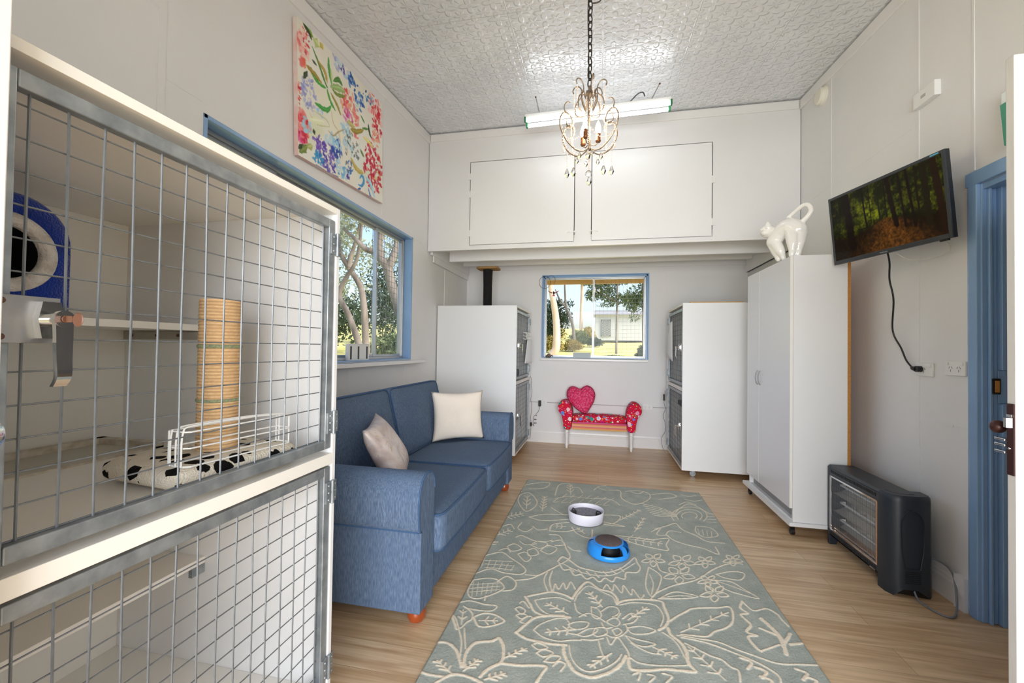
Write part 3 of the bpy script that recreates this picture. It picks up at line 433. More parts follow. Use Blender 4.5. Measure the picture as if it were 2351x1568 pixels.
# cornice boards just under the ceiling (small shadow gap left above)
def slope_board(name, x0, x1, ya, yb, h, lab):
    mb = MB(); g = .012
    for hh, dx in ((h, 0), ):
        mb.hexa([(x0,ya,ceil_z(ya)-hh),(x1,ya,ceil_z(ya)-hh),(x1,yb,ceil_z(yb)-hh),(x0,yb,ceil_z(yb)-hh),(x0,ya,ceil_z(ya)-g),(x1,ya,ceil_z(ya)-g),(x1,yb,ceil_z(yb)-g),(x0,yb,ceil_z(yb)-g)])
    return struct(mb.build(name, m_trim, smooth=False, bevel=.003), lab, 'trim')
slope_board('trim_1', WX0, WX0+.016, WY0, 4.29, .105, 'white cornice board along the top of the left wall')
slope_board('trim_2', WX1-.016, WX1, WY0, 4.29, .098, 'white cornice board along the top of the right wall')
# baseboards
def skirting(name, prof_ax, a, b, face, sgn, lab, gap=None):
    mb = MB(); prof = [(0,0),(.018,0),(.018,.10),(.013,.112),(.013,.122),(.008,.132),(.006,.15),(0,.15)]
    mb.prism([(face+sgn*d, z) for d, z in prof], prof_ax, a, b)
    return struct(mb.build(name, m_trim, smooth=False), lab, 'baseboard')
skirting('baseboard_back', 0, WX0, WX1-.02, WY1, -1, 'white moulded baseboard under the back window')
o = MB(); prof = [(0,0),(.018,0),(.018,.10),(.013,.112),(.013,.122),(.008,.132),(.006,.15),(0,.15)]
o.prism([(WX1-d, z) for d, z in prof], 1, 2.56, WY1-.02); o.box((WX1-.03, 2.5, 0), (WX1, 2.56, .165))
struct(o.build('baseboard_right', m_trim, smooth=False), 'white moulded baseboard beside the blue doorway', 'baseboard')
# blue door frame in the right wall: architrave, stepped jamb, stop, strike plate
df = sempty('trim_3', (WX1, 2.44, 0), 'blue painted door frame in the right wall', 'door frame')
mb = MB()
mb.prism([(WX1,2.435),(WX1-.018,2.44),(WX1-.02,2.48),(WX1-.012,2.50),(WX1,2.502)], 2, 0, 2.165)
mb.box((WX1-.02, 1.24, 2.10), (WX1, 2.502, 2.168)); mb.box((WX1-.018, 1.24, 0), (WX1, 1.32, 2.10))
mb.build('architrave', m_blue, df, smooth=False, bevel=.004)
mb = MB()
for xa, xb, yy in ((WX1-.004, WX1+.018, 2.428),(WX1+.018, WX1+.03, 2.415),(WX1+.03, WX1+.058, 2.43)):
    mb.box((xa, yy, 0), (xb, 2.44, 2.10))
mb.box((WX1+.058, 2.405, 0), (WX1+.20, 2.44, 1.04)); mb.box((WX1+.058, 2.428, 1.04), (WX1+.20, 2.44, 1.20)); mb.box((WX1+.058, 2.405, 1.20), (WX1+.20, 2.44, 2.10))
mb.box((WX1, 1.32, 2.07), (WX1+.2, 2.44, 2.10)); mb.box((WX1, 1.32, 0), (WX1+.2, 1.335, 2.07))
mb.build('jamb', m_blue, df, smooth=False, bevel=.003)
mb = MB(); mb.box((WX1+.024, 2.412, 1.085), (WX1+.058, 2.43, 1.16)); sp = mb.build('strike_plate', m_dark, df, smooth=False, bevel=.003)
mb = MB(); mb.box((WX1+.034, 2.409, 1.095), (WX1+.05, 2.413, 1.15)); mb.build('raw_timber', m_chip, df, smooth=False)

def window(name, lab, axis, face, sgn, u0, u1, z0, z1, mull, reveal, arch, sill, screen, sillpro, f=.022, w=.02):
    """sliding aluminium window in a blue timber reveal; axis = wall direction (1: along Y on x=face, 0: along X on y=face); sgn points outdoors"""
    def P(u, d, z): return (face+sgn*d, u, z) if axis == 1 else (u, face+sgn*d, z)
    root = sempty(name, P((u0+u1)/2, 0, z0), lab, 'window')
    mb = MB(); t = .022
    mb.box(P(u0, -.004, z0), P(u0+t, reveal+.05, z1)); mb.box(P(u1-t, -.004, z0), P(u1, reveal+.05, z1)); mb.box(P(u0, -.004, z1-t), P(u1, reveal+.05, z1)); mb.box(P(u0, 0.0, z0), P(u1, reveal+.05, z0+.012))
    if arch:
        a = arch; mb.box(P(u0-a, -.014, z0-.0), P(u0, 0, z1+a)); mb.box(P(u1, -.014, z0), P(u1+a, 0, z1+a)); mb.box(P(u0, -.014, z1), P(u1, 0, z1+a))
    mb.build('reveal', m_blue, root, smooth=False, bevel=.003)
    a0, a1, b0, b1 = u0+t, u1-t, z0+.012, z1-t
    mb = MB()
    mb.box(P(a0, reveal-.01, b0), P(a0+f, reveal+.05, b1)); mb.box(P(a1-f, reveal-.01, b0), P(a1, reveal+.05, b1)); mb.box(P(a0, reveal-.01, b1-f), P(a1, reveal+.05, b1)); mb.box(P(a0, reveal-.012, b0), P(a1, reveal+.05, b0+f))
    mb.build('outer_frame', m_alum, root, smooth=False, bevel=.002)
    xs = [a0+f]+list(mull)+[a1-f]
    for i in range(len(xs)-1):
        mb = MB(); d0 = reveal+.002+(.02 if i % 2 else 0)
        l, r = xs[i]-(.014 if i else 0), xs[i+1]+(.014 if i+1 < len(xs)-1 else 0)
        mb.box(P(l, d0, b0+f), P(l+w, d0+.02, b1-f)); mb.box(P(r-w, d0, b0+f), P(r, d0+.02, b1-f)); mb.box(P(l+w, d0, b1-f-w), P(r-w, d0+.02, b1-f)); mb.box(P(l+w, d0, b0+f), P(r-w, d0+.02, b0+f+w))
        so = mb.build('sash', m_alum, root, smooth=False, bevel=.002)
        mb = MB(); mb.box(P(l+w, d0+.008, b0+f+w), P(r-w, d0+.012, b1-f-w)); mb.build('glass_pane', m_glass, so, smooth=False)
    mb = MB(); mb.box(P(sill[0], -sillpro, z0-.036), P(sill[1], 0, z0-.006)); mb.box(P(u0, 0, z0-.03), P(u1, reveal+.05, z0))
    mb.build('sill', m_trim, root, smooth=False, bevel=.004)
    # security mesh outside one sash
    mb = MB(); s0, s1 = screen; d = reveal+.062; r = .0012; k = s0
    while k <= s1: mb.box(P(k-r, d, z0+.02), P(k+r, d+.003, z1-.02)); k += .052
    k = z0+.03
    while k <= z1-.02: mb.box(P(s0, d+.003, k-r), P(s1, d+.006, k+r)); k += .052
    mb.build('wire_screen', m_wire, root, smooth=False)
    return root
window('window_1', 'long sliding window in a blue reveal above the sofa', 1, WX0, -1, L1[0], L1[1], L1[2], L1[3], (2.187, 3.40), .085, 0, (L1[0]-.05, 4.10), (3.42, 3.9), .085)
window('window_2', 'square sliding window in a blue surround on the back wall', 0, WY1, 1, B1[0], B1[1], B1[2], B1[3], (-.085,), .035, .014, (-.787, .617), (-.06, .57), .05, .013, .012)
# timber eave seen through the back window
mb = MB(); mb.box((-2.2, 6.50, 2.27), (2.2, 6.53, 2.44)); mb.hexa([(-2.2,5.83,2.52),(2.2,5.83,2.52),(2.2,6.56,2.44),(-2.2,6.56,2.44),(-2.2,5.83,2.56),(2.2,5.83,2.56),(2.2,6.56,2.48),(-2.2,6.56,2.48)])
struct(mb.build('roof_eave', m_eave, smooth=False), 'tan timber eave outside the back window', 'eave')
# white door on the right, standing open square to the wall
d1 = sempty('door_1', (1.79, 1.30, 0), 'old white door standing open on the right edge', 'door')
DX0, DX1, DYa, DYb = 1.022, 1.785, 1.288, 1.312
mb = MB(); mb.box((DX0, DYa, .012), (DX1, DYb, 2.035))
mb.build('door_leaf', mat('chipped_white_paint', (200,197,192), .4, var=.03, vscale=(9,9,9), bump=.1, bscale=(30,30,8)), d1, smooth=False, bevel=.0025)
mb = MB()
for z0, z1 in ((.2,.85),(1.25,1.9)):
    for x0 in (1.12, 1.43):
        for a,b in (((x0,DYa-.006,z0),(x0+.25,DYa,z0+.02)),((x0,DYa-.006,z1-.02),(x0+.25,DYa,z1)),((x0,DYa-.006,z0),(x0+.02,DYa,z1)),((x0+.23,DYa-.006,z0),(x0+.25,DYa,z1))): mb.box(a,b)
mb.build('panel_moulding', m_trim, d1, smooth=False)
mb = MB(); mb.box((DX0-.003, 1.2905, .968), (DX0, 1.3085, 1.148)); mb.build('lock_faceplate', m_brownlock, d1, smooth=False)
mb = MB(); mb.prism([(DX0-.002,1.293),(DX0-.013,1.297),(DX0-.013,1.305),(DX0-.002,1.306)], 2, 1.088, 1.112); mb.box((DX0-.006,1.293,1.114),(DX0-.002,1.306,1.121)); mb.build('latch_bolt', m_chrome, d1, smooth=False)
mb = MB(); mb.sphere((DX0-.004, 1.30, 1.035), .003, 6); mb.build('screw', m_chrome, d1)
mb = MB(); mb.tube([(DX0+.02,1.312,1.082),(DX0+.02,1.345,1.082)], .007); mb.sphere((DX0+.012,1.352,1.082), .017, 10); mb.build('door_knob', m_brownlock, d1)
for z in (1.054, 1.040, 1.022): MB().box((DX0-.003,1.315,z-.004),(DX0+.03,1.345,z+.003)).build('lock_barrel', m_chrome, d1, smooth=False, bevel=.002)
mb = MB(); mb.box((DX0+.03, DYa-.004, .98), (DX0+.07, DYa, 1.145)); mb.build('escutcheon', m_brownlock, d1, smooth=False, bevel=.002)
# entry door on the left, folded back against the cage
d2 = sempty('door_2', (-.878, -.58, 0), 'white entry door edge with chrome knob at the far left', 'door')
mb = MB(); mb.box((-.893, -.59, .012), (-.862, .452, 2.06)); mb.build('door_leaf', m_trim, d2, smooth=False, bevel=.003)
mb = MB(); mb.X = Matrix.Translation((-.862,.40,1.142)) @ Matrix.Rotation(PI/2,4,'Y')
mb.lathe([(.024,0),(.024,.004),(.011,.007),(.010,.03),(.022,.038),(.028,.05),(.026,.062),(.014,.07),(0.0005,.071)], n=24); mb.build('door_knob', m_chrome, d2)
# ------------------------------------------------------------------ cat cages
def cat_cage(label, xf, dirx, y0, y1, low_shelf, front=False):
    """two-storey melamine cage; xf front plane, dirx points from the front plane into the cage"""
    T = .017; D = .94; zb, zt, zm = .075, 1.752, .88
    xb = xf+dirx*D
    X = lambda d: xf+dirx*d                      # depth from the front
    root = thing('cat_cage', label, 'cage', ((xf+xb)/2, (y0+y1)/2, 0), 'white two-storey cat cages with wire doors')
    def panel(name, a, b, m=m_cream): return MB().box(a, b).build(name, m, root, smooth=False, bevel=.0012, seg=1)
    panel('side_panel', (X(0), y0, zb), (xb, y0+T, zt), m_white); panel('side_panel', (X(0), y1-T, zb), (xb, y1, zt), m_white)
    panel('top_panel', (X(0), y0+T, zt-.022), (xb, y1-T, zt)); panel('bottom_panel', (X(0), y0+T, zb), (xb, y1-T, zb+T))
    panel('back_panel', (X(D-T), y0+T, zb+T), (xb, y1-T, zt-.022))
    panel('middle_shelf', (X(0), y0+T, zm-.019), (X(D-T), y1-T, zm+.019))
    sh = panel('upper_shelf', (X(.57), y0+T, 1.318), (X(D-T), y1-T, 1.342))
    mb = MB(); mb.box((X(.57), y1-T-.008, 1.285), (X(D-T), y1-T, 1.316)); bk = mb.build('shelf_cleat', mat('grey_cleat', (176,172,164), .4, .3), sh, smooth=False)
    for d in (.66, .76, .88): MB().sphere((X(d), y1-T-.009, 1.30), .006, 6).build('screw', m_brass, sh)
    mb = MB(); mb.box((X(.52), y0+T, low_shelf-.012), (X(D-T), y1-T, low_shelf+.012)); mb.build('lower_shelf', m_cream, root, smooth=False, bevel=.0012)
    if front:
        mb = MB(); mb.box((X(.52), y1-T-.05, low_shelf-.045), (X(.535), y1-T, low_shelf-.012)); mb.build('shelf_bracket', m_galv, root, smooth=False)
        mb = MB(); z = zm+.019; a, b, c, d = X(.62), X(.9), y0+.30, y1-.10
        for p, q in (((a,c,z),(a+.012*dirx,d,z+.006)),((b,c,z),(b-.03*dirx,d,z+.022)),((a,d-.03,z),(b,d,z+.022)),((a,c,z),(b,c+.012,z+.006))): mb.box(p,q)
        mb.build('tray_rim', mat('worn_beige_edge', (222,216,204), .6, rgb2=(180,168,146), vscale=(30,30,30)), root, smooth=False)
        mb = MB(); mb.box((X(.632),c+.012,z),(X(.87),d-.03,z+.002)); mb.build('tray_base', mat('beige_tray', (190,186,174), .5), root, smooth=False)
    # doors: welded square tube, wire mesh, hinges on the far side, handle on the near side
    s = .030; fy0, fy1 = y0+.024, y1-.022
    for (z0, z1, hz, plate_z) in ((.916, 1.706, (1.622, 1.005), 1.305), (.098, .853, (.765, .165), .50)):
        mb = MB(); a, b = X(.004), X(.029)
        mb.box((a, fy0, z0), (b, fy0+s, z1)); mb.box((a, fy1-s, z0), (b, fy1, z1)); mb.box((a, fy0+s, z1-s), (b, fy1-s, z1)); mb.box((a, fy0+s, z0), (b, fy1-s, z0+s))
        dr = mb.build('door', m_galv, root, smooth=False, bevel=.003)
        mb = MB(); r = .0022; rh = .0017; xv, xh = X(.019), X(.0225)
        k = fy0+.052
        j = 0
        while k < fy1-s:
            w = .0015*math.sin(j*2.3); mb.tube([(xv,k,z0+s-.004),(xv+w,k+w,(z0+z1)/2),(xv,k-w,z1-s+.004)], r, 5); k += .0537; j += 1
        k = z1-.05; j = 0
        while k > z0+s:
            w = .0015*math.sin(j*1.7); mb.tube([(xh,fy0+s-.004,k),(xh,(fy0+fy1)/2,k+w),(xh,fy1-s+.012,k)], rh, 5); k -= .0545; j += 1
        mb.build('wire_mesh', m_wire, dr)
        for z in hz:
            h = MB(); xo = xf-dirx*.002
            h.box((xo, fy1-.026, z-.036), (xf+dirx*.006, fy1-.002, z+.036)); h.box((xo, fy1+.010, z-.036), (xf+dirx*.006, y1+.008, z+.036)); h.tube([(xf-dirx*.004, fy1+.004, z-.04),(xf-dirx*.004, fy1+.004, z+.04)], .0062, 10)
            for dz in (-.024, 0, .024): h.sphere((xf-dirx*.003, fy1-.014, z+dz), .0042, 6); h.sphere((xf-dirx*.003, y1-.002, z+dz), .0042, 6)
            h.build('hinge', m_galv, root, bevel=.001)
        # lever handle
        yp = fy0-.02; z = plate_z
        mb = MB(); mb.box((xf-dirx*.008, fy0+.002, z-.038), (xf-dirx*.004, fy0+.085, z+.038)); pl = mb.build('lock_plate', mat('brushed_plate', (158,157,156), .4, .85, var=.05, vscale=(40,40,40)), dr, smooth=False, bevel=.001)
        for dz in (-.028,.028): MB().sphere((xf-dirx*.009, fy0+.012, z+dz), .0052, 8).build('screw', m_brass, dr)
        mb = MB(); yc = fy0+.066
        mb.prism([(yc-.012,z+.030),(yc+.012,z+.030),(yc+.017,z),(yc+.012,z-.030),(yc-.012,z-.030),(yc-.017,z)], 0, xf-dirx*.008, xf-dirx*.022)
        mb.tube([(xf-dirx*.02,yc,z),(xf-dirx*.046,yc,z)], .0105, 14)
        pth = catmull([(xf-dirx*.045,yc,z+.010),(xf-dirx*.047,yc,z-.015),(xf-dirx*.048,yc,z-.06),(xf-dirx*.046,yc+.002,z-.092),(xf-dirx*.036,yc+.002,z-.108)], 5)
        for i in range(len(pth)-1):
            p, q = pth[i], pth[i+1]; w0 = .0125-.004*i/len(pth); w1 = .0125-.004*(i+1)/len(pth); t = .004
            mb.hexa([(p.x-t,p.y-w0,p.z),(p.x+t,p.y-w0,p.z),(p.x+t,p.y+w0,p.z),(p.x-t,p.y+w0,p.z),(q.x-t,q.y-w1,q.z),(q.x+t,q.y-w1,q.z),(q.x+t,q.y+w1,q.z),(q.x-t,q.y+w1,q.z)])
        mb.X = Matrix.Translation((xf-dirx*.047,yc,z+.002)) @ Matrix.Rotation(PI/2,4,'Y'); mb.lathe([(.014,-.004),(.014,.004)], n=18)
        mb.build('lever_handle', m_chrome, dr)
    for d in (.12, .82):
        for y in (y0+.09, y1-.09):
            mb = MB(); cx = X(d)
            mb.tube([(cx, y-.012, .03),(cx, y+.012, .03)], .03, 18); mb.box((cx-.02, y-.02, .062), (cx+.02, y+.02, .075)); mb.box((cx-.012, y-.018, .03), (cx+.012, y-.014, .066)); mb.box((cx-.012, y+.014, .03), (cx+.012, y+.018, .066))
            mb.build('castor', m_galv, root, bevel=.002)
    return root
c1 = cat_cage('large white cat cage filling the left foreground with wire doors', -.905, -1, .431, 1.324, .471, True)
c2 = cat_cage('white cat cage in the back left corner beyond the sofa', -.905, -1, 4.585, 5.515, .70)
c3 = cat_cage('white cat cage behind the tall wardrobe right of the bench', .818, 1, 4.475, 5.42, .62)
# lock key left in the near cage
k = MB(); X0 = -.905+.052
k.X = Matrix.Translation((X0, .521, 1.307)) @ Matrix.Rotation(PI/2,4,'Y'); k.lathe([(.006,0),(.006,.003)], n=14); k.X = None
k.box((X0+.003,.5195,1.302),(X0+.016,.5225,1.312)); k.X = Matrix.Translation((X0+.026,.521,1.306)) @ Matrix.Rotation(PI/2,4,'X'); k.lathe([(.010,-.0012),(.0115,0),(.010,.0012)], n=18)
tag(k.build('cage_key', m_brass, loc=(X0,.521,1.307)), 'brass key left in the near cage door lock', 'key')

# things inside the near cage -------------------------------------------------
Zs = .90
o = MB(); o.rbox((-1.115, 1.025, Zs+.034), (.15, .185, .028), .026, 12, .004, M=Matrix.Rotation(math.radians(-8),3,'Z'))

tag(o.build('pet_mat', m_cow, loc=(-1.06,1.015,Zs)), 'black and cream cow-spotted fleece mat inside the near cage', 'mat')
sp = thing('scratching_post', 'tan sisal scratching post standing on the cow-spotted mat', 'scratching post', (-1.095, 1.036, Zs+.063))
prof = [(.0005,0),(.052,0)]
for i in range(46):
    z = .003+i*.0095; prof += [(.0525, z), (.0545, z+.0048)]
prof += [(.052,.432),(.046,.436),(.0005,.436)]
MB().lathe(prof, (-1.095,1.036,Zs+.063), 28).build('rope_wrap', m_sisal, sp, ang=70)
for z in (.145, .30):
    mb = MB(); mb.lathe([(.053,-.006),(.0565,-.003),(.0565,.003),(.053,.006)], (-1.095,1.036,Zs+.063+z), 28); mb.build('green_rope_band', m_sisalgreen, sp)
# white wire tray resting on the mat
wb = MB(); r = .0022; z0 = Zs+.068; M = frame((-.992,1.0,z0), (.13,.99,0), (-.99,.13,0), (0,0,1)); wb.X = M   # local x along Y, y into the cage
LX_, LY_, H_ = .155, .032, .085
def loop(z, pts): wb.tube([(a,b,z) for a,b in pts], r, 6, True)
rect = [(-LX_,-LY_+.01),(-LX_+.01,-LY_),(LX_-.01,-LY_),(LX_,-LY_+.01),(LX_,LY_),(-LX_,LY_)]
for z in (0, .045, H_): loop(z, rect)
for yy in (-.02, 0, .02): wb.tube(catmull([(-LX_,yy,H_+.004),(-LX_-.004,yy,.06),(-LX_-.004,yy,.0)],4), r, 6); wb.tube([(LX_,yy,H_),(LX_,yy,0)], r, 6); 
for yy in (-.02, .0): wb.tube(catmull([(-LX_,yy,H_+.004),(-LX_+.02,yy,H_+.012),(0,yy,H_+.012),(LX_,yy,H_+.004)],4), r, 6)
wb.tube([(-LX_,LY_,H_),(-LX_,LY_,0)], r, 6); wb.tube([(LX_,LY_,H_),(LX_,LY_,0)], r, 6)
tag(wb.build('wire_tray', m_wirewhite, loc=(-.992,1.0,z0)), 'white wire tray standing on the cow-spotted mat', 'wire tray')
# blue plush cat house on the upper shelf
ph = thing('cat_house', 'royal blue plush cat house with white fleece round opening', 'cat bed', (-1.62, .76, 1.342))
def arch_poly(cy, w, z0, h, k=14, cut=.5):
    R = w*cut; P = [(cy-w,z0),(cy+w,z0)]
    for i in range(k+1): a = PI/2*i/k; P.append((cy+w-R+R*math.cos(a), z0+h-R+R*math.sin(a)))
    for i in range(k+1): a = PI/2+PI/2*i/k; P.append((cy-w+R+R*math.cos(a), z0+h-R+R*math.sin(a)))
    return P
cy, cz, rr = .787, 1.502, .074
outer = arch_poly(.735, .192, 1.343, .318, cut=.62)
bm_ = MB(); ring = [(cy+rr*math.cos(2*PI*i/40), cz+rr*math.sin(2*PI*i/40)) for i in range(40)]
def on_outline(a):                                   # outline point in direction a from the opening's centre
    best = None; d = Vector((math.cos(a), math.sin(a)))
    for i in range(len(outer)):
        p = Vector(outer[i])-Vector((cy,cz)); q = Vector(outer[(i+1)%len(outer)])-Vector((cy,cz)); e = q-p; den = d.x*e.y-d.y*e.x
        if abs(den) < 1e-9: continue
        t = (p.x*e.y-p.y*e.x)/den; u = (p.x*d.y-p.y*d.x)/den
        if t > 0 and -1e-6 <= u <= 1+1e-6 and (best is None or t < best): best = t
    return (cy+d.x*(best or .19), cz+d.y*(best or .19))
K = 64; vs = []; fs = []
for i in range(K):
    a = 2*PI*i/K; oy, oz = on_outline(a); iy, iz = cy+rr*math.cos(a), cz+rr*math.sin(a)
    vs += [(-1.505,iy,iz),(-1.495,iy+(oy-iy)*.15,iz+(oz-iz)*.15),(-1.495,iy+(oy-iy)*.88,iz+(oz-iz)*.88),(-1.508,oy,oz),(-1.80,oy,oz),(-1.81,cy+(oy-cy)*.9,cz+(oz-cz)*.9),(-1.81,cy+(oy-cy)*.01,cz+(oz-cz)*.01)]
for i in range(K):
    j = (i+1)%K
    for q in range(6): fs.append((i*7+q, j*7+q, j*7+q+1, i*7+q+1))
bm_.add(vs, fs); bm_.build('plush_body', m_plush, ph, ang=60)
mb = MB(); mb.X = frame((-1.497,cy,cz),(0,1,0),(0,0,1),(1,0,0))
mb.lathe([(.069,-.012),(.069,-.004),(.074,.006),(.086,.011),(.100,.008),(.107,-.002)], n=40, cap=False); mb.build('fleece_trim', m_fleece, ph, ang=70)
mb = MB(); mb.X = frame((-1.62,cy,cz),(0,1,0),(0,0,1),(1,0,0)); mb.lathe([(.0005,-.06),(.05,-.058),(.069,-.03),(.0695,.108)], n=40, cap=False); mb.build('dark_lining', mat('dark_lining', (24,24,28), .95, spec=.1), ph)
# things in and on the two rear cages -----------------------------------------
bp = thing('scratching_post', 'black rope scratching post with carpeted top standing on the back left cage', 'scratching post', (-1.30, 5.0, 1.752))
prof = []
for i in range(34): z = .004+i*.0142; w = .052+.006*max(0,(i-20)/14); prof += [(w,z),(w+.004,z+.007)]
MB().lathe([(.0005,0)]+prof+[(.05,.485),(.0005,.486)], (-1.36,5.0,1.752), 20).build('rope_wrap', m_blackrope, bp, ang=70)
o = MB(); o.prism([(-1.475+.012,4.905),(-1.235,4.905),(-1.215,4.925),(-1.215,5.075),(-1.235,5.095),(-1.465,5.095),(-1.485,5.075),(-1.485,4.925)], 2, 2.236, 2.262); o.build('top_board', m_ply, bp, smooth=False, bevel=.008)
tag(MB().box((.905,4.56,1.753),(1.40,4.72,1.772)).build('timber_board', m_timber, loc=(1.15,4.6,1.753), smooth=False, bevel=.002), 'pine board lying on top of the back right cage', 'board')
def sheet(pts, x, name, lab, cat):
    """paper hung on a wire door, slightly curled"""
    mb = MB()
    def f(u, v):
        a = Vector(pts[0]).lerp(Vector(pts[1]), u); b = Vector(pts[3]).lerp(Vector(pts[2]), u); q = b.lerp(a, v)
        return (x[0]+x[1]*(math.sin(u*2.6)*.8+u*.6)*(1-.4*v), q.x, q.y)
    mb.grid(f, 10, 10); o = mb.build(name, m_paper, loc=(x[0], pts[0][0], pts[0][1])); s_ = o.modifiers.new('t','SOLIDIFY'); s_.thickness = .0008
    return tag(o, lab, cat)
sheet([(5.22,1.44),(5.34,1.43),(5.36,1.08),(5.02,1.09)], (-.885,.03), 'paper_sheet', 'white paper hung on the back left cage door', 'paper')
sheet([(4.98,1.60),(5.06,1.575),(5.24,1.24),(4.95,1.15)], (.80,-.025), 'paper_sheet', 'white paper hung on the back right cage door', 'paper')
wb = MB(); r = .003
for z in (1.46, 1.42, 1.385): wb.tube([(-.878,4.85,z),(-.84,4.85,z-.01),(-.84,5.20,z),(-.878,5.20,z+.01)], r, 5, True)
for y in np.linspace(4.86,5.19,8): wb.tube([(-.842,float(y),1.46),(-.842,float(y),1.385)], r, 5)
tag(wb.build('wire_tray', m_wirewhite, loc=(-.86,5.0,1.385)), 'small white wire holder on the back left cage door', 'wire tray')
def inside(name, lab, cat, c, h, m): return tag(MB().rbox(c, h, min(h)*.5, 6, .005).build(name, m, loc=(c[0],c[1],c[2]-h[2])), lab, cat)
inside('pet_bed', 'grey pet bed in the upper half of the back left cage', 'pet bed', (-1.25,5.05,.962), (.25,.26,.055), mat('charcoal_fleece',(70,72,76),.95,spec=.1))
inside('blanket', 'grey folded blanket in the lower half of the back right cage', 'blanket', (1.12,4.95,.672), (.22,.26,.032), mat('charcoal_fleece',(70,72,76),.95,spec=.1))
sp2 = MB(); sp2.lathe(prof_s := [(.0005,0),(.05,0)]+[(.05+(.002 if i%2 else 0), .004+i*.0048) for i in range(27)]+[(.0005,.136)], (-1.30,5.22,.7135), 20); tag(sp2.build('scratching_post', m_sisal, loc=(-1.30,5.22,.712)), 'short sisal post seen through the back left cage door', 'scratching post')
# ------------------------------------------------------------------ sofa
sofa = thing('sofa', 'blue two-seat sofa with rolled arms under the long window', 'sofa', (-1.3, 2.76, 0))
MB().rbox((-1.30,2.76,.185), (.515,.95,.11), .02, 8).build('base', m_sofa, sofa)
mb = MB(); mb.rbox((-1.73,2.76,.46), (.095,.97,.385), .06, 8); mb.build('back_frame', m_sofa, sofa)
def arm(y_out, y_in, s):
    """rolled arm; s = -1 near arm (rolls toward -Y), +1 far arm"""
    k = abs(y_out-y_in)/.155
    return [(y_in+s*d*k, z) for d, z in ((0,.078),(0,.60),(.008,.645),(.036,.68),(.078,.694),(.12,.689),(.155,.668),(.178,.63),(.187,.575),(.186,.515),(.180,.465),(.168,.446),(.155,.443),(.155,.078))]
for (yo, yi, s) in ((1.76,1.915,-1),(3.765,3.605,1)):
    P = arm(yo, yi, s); mb = MB(); mb.prism(P if s > 0 else P[::-1], 0, -1.80, -.768)
    a = mb.build('arm', m_sofa, sofa, ang=50, bevel=.012, seg=3)
    mb = MB(); mb.tube([(-.768, y+(0.004 if y < (yo+yi)/2 else -.004), z) for y, z in P[1:-1]], .0045, 6); mb.build('piping', m_pipe, a)
    mb = MB(); mb.tube([(-1.80, P[-3][0]+s*.001, .447), (-.775, P[-3][0]+s*.001, .447)], .0045, 6); mb.build('seam', m_pipe, a)
def piped(name, c, h, r, crown, M, edge_z, fn=None, n=14):
    mb = MB(); mb.rbox(c, h, r, n, crown, M, 0, fn); o = mb.build(name, m_sofa, sofa, ang=0)
    for sgn in edge_z:
        pts = []; hx, hy, z = h[0]-r*.25, h[1]-r*.25, sgn*(h[2]-r*.25); rc = .05
        for (qx,qy,a0) in ((1,1,0),(-1,1,90),(-1,-1,180),(1,-1,270)):
            for k in range(5):
                a = math.radians(a0+k*22.5); pts.append((qx*(hx-rc)+rc*math.cos(a), qy*(hy-rc)+rc*math.sin(a), z))
        # subdivide and follow the crown
        full = []
        for i in range(len(pts)):
            p, q = Vector(pts[i]), Vector(pts[(i+1)%len(pts)]); L = max(1, int((q-p).length/.06))
            for k in range(L):
                v = p.lerp(q, k/L); e = [v.x,v.y,v.z]
                if fn: e = fn(e, [v.x/h[0], v.y/h[1], v.z/h[2]])
                full.append((M @ Vector(e) if M is not None else Vector(e))+Vector(c))
        MB().tube(full, .0048, 6, True).build('piping', m_pipe, o)
    return o
def seatfn(q, p):
    w = .012*(1-p[1]**2)*(1-p[0]**2)
    return [q[0]+(.012*(1-p[1]**2) if p[0] > .9 else 0), q[1], q[2]+(w+.006*math.sin(p[0]*7+p[1]*3)*(1-abs(p[1]))*(1-p[0]**2) if p[2] > 0 else 0)]
piped('seat_cushion', (-1.085,2.352,.368), (.352,.432,.094), .032, 0, None, (1,-1), seatfn)
piped('seat_cushion', (-1.085,3.197,.368), (.352,.402,.094), .032, 0, None, (1,-1), seatfn)
def backfn(q, p): return [q[0], q[1], q[2]+.03*(1-p[0]**2)*(1-p[1]**2)*(1 if p[2] > 0 else .3)]
def back_cush(yc, hy, yaw=0):
    # local: x along the sofa, y up the cushion, z towards the sitter
    tilt = math.radians(14); up = Vector((-math.sin(tilt),0,math.cos(tilt))); nz = Vector((math.cos(tilt),0,math.sin(tilt))); M = Matrix((Vector((0,1,0)),up,nz)).transposed()
    c = Vector((-1.505,yc,.70))
    return piped('back_cushion', c, (hy,.262,.085), .045, 0, M, (1,), backfn)
back_cush(2.325,.475); back_cush(3.255,.455)
for x, y in ((-.82,1.845),(-.82,3.68),(-1.72,1.85),(-1.72,3.68)):
    MB().lathe([(.022,0),(.034,.006),(.042,.024),(.043,.042),(.036,.062),(.030,.076)], (x,y,0), 20).build('bun_foot', m_footwood, sofa)
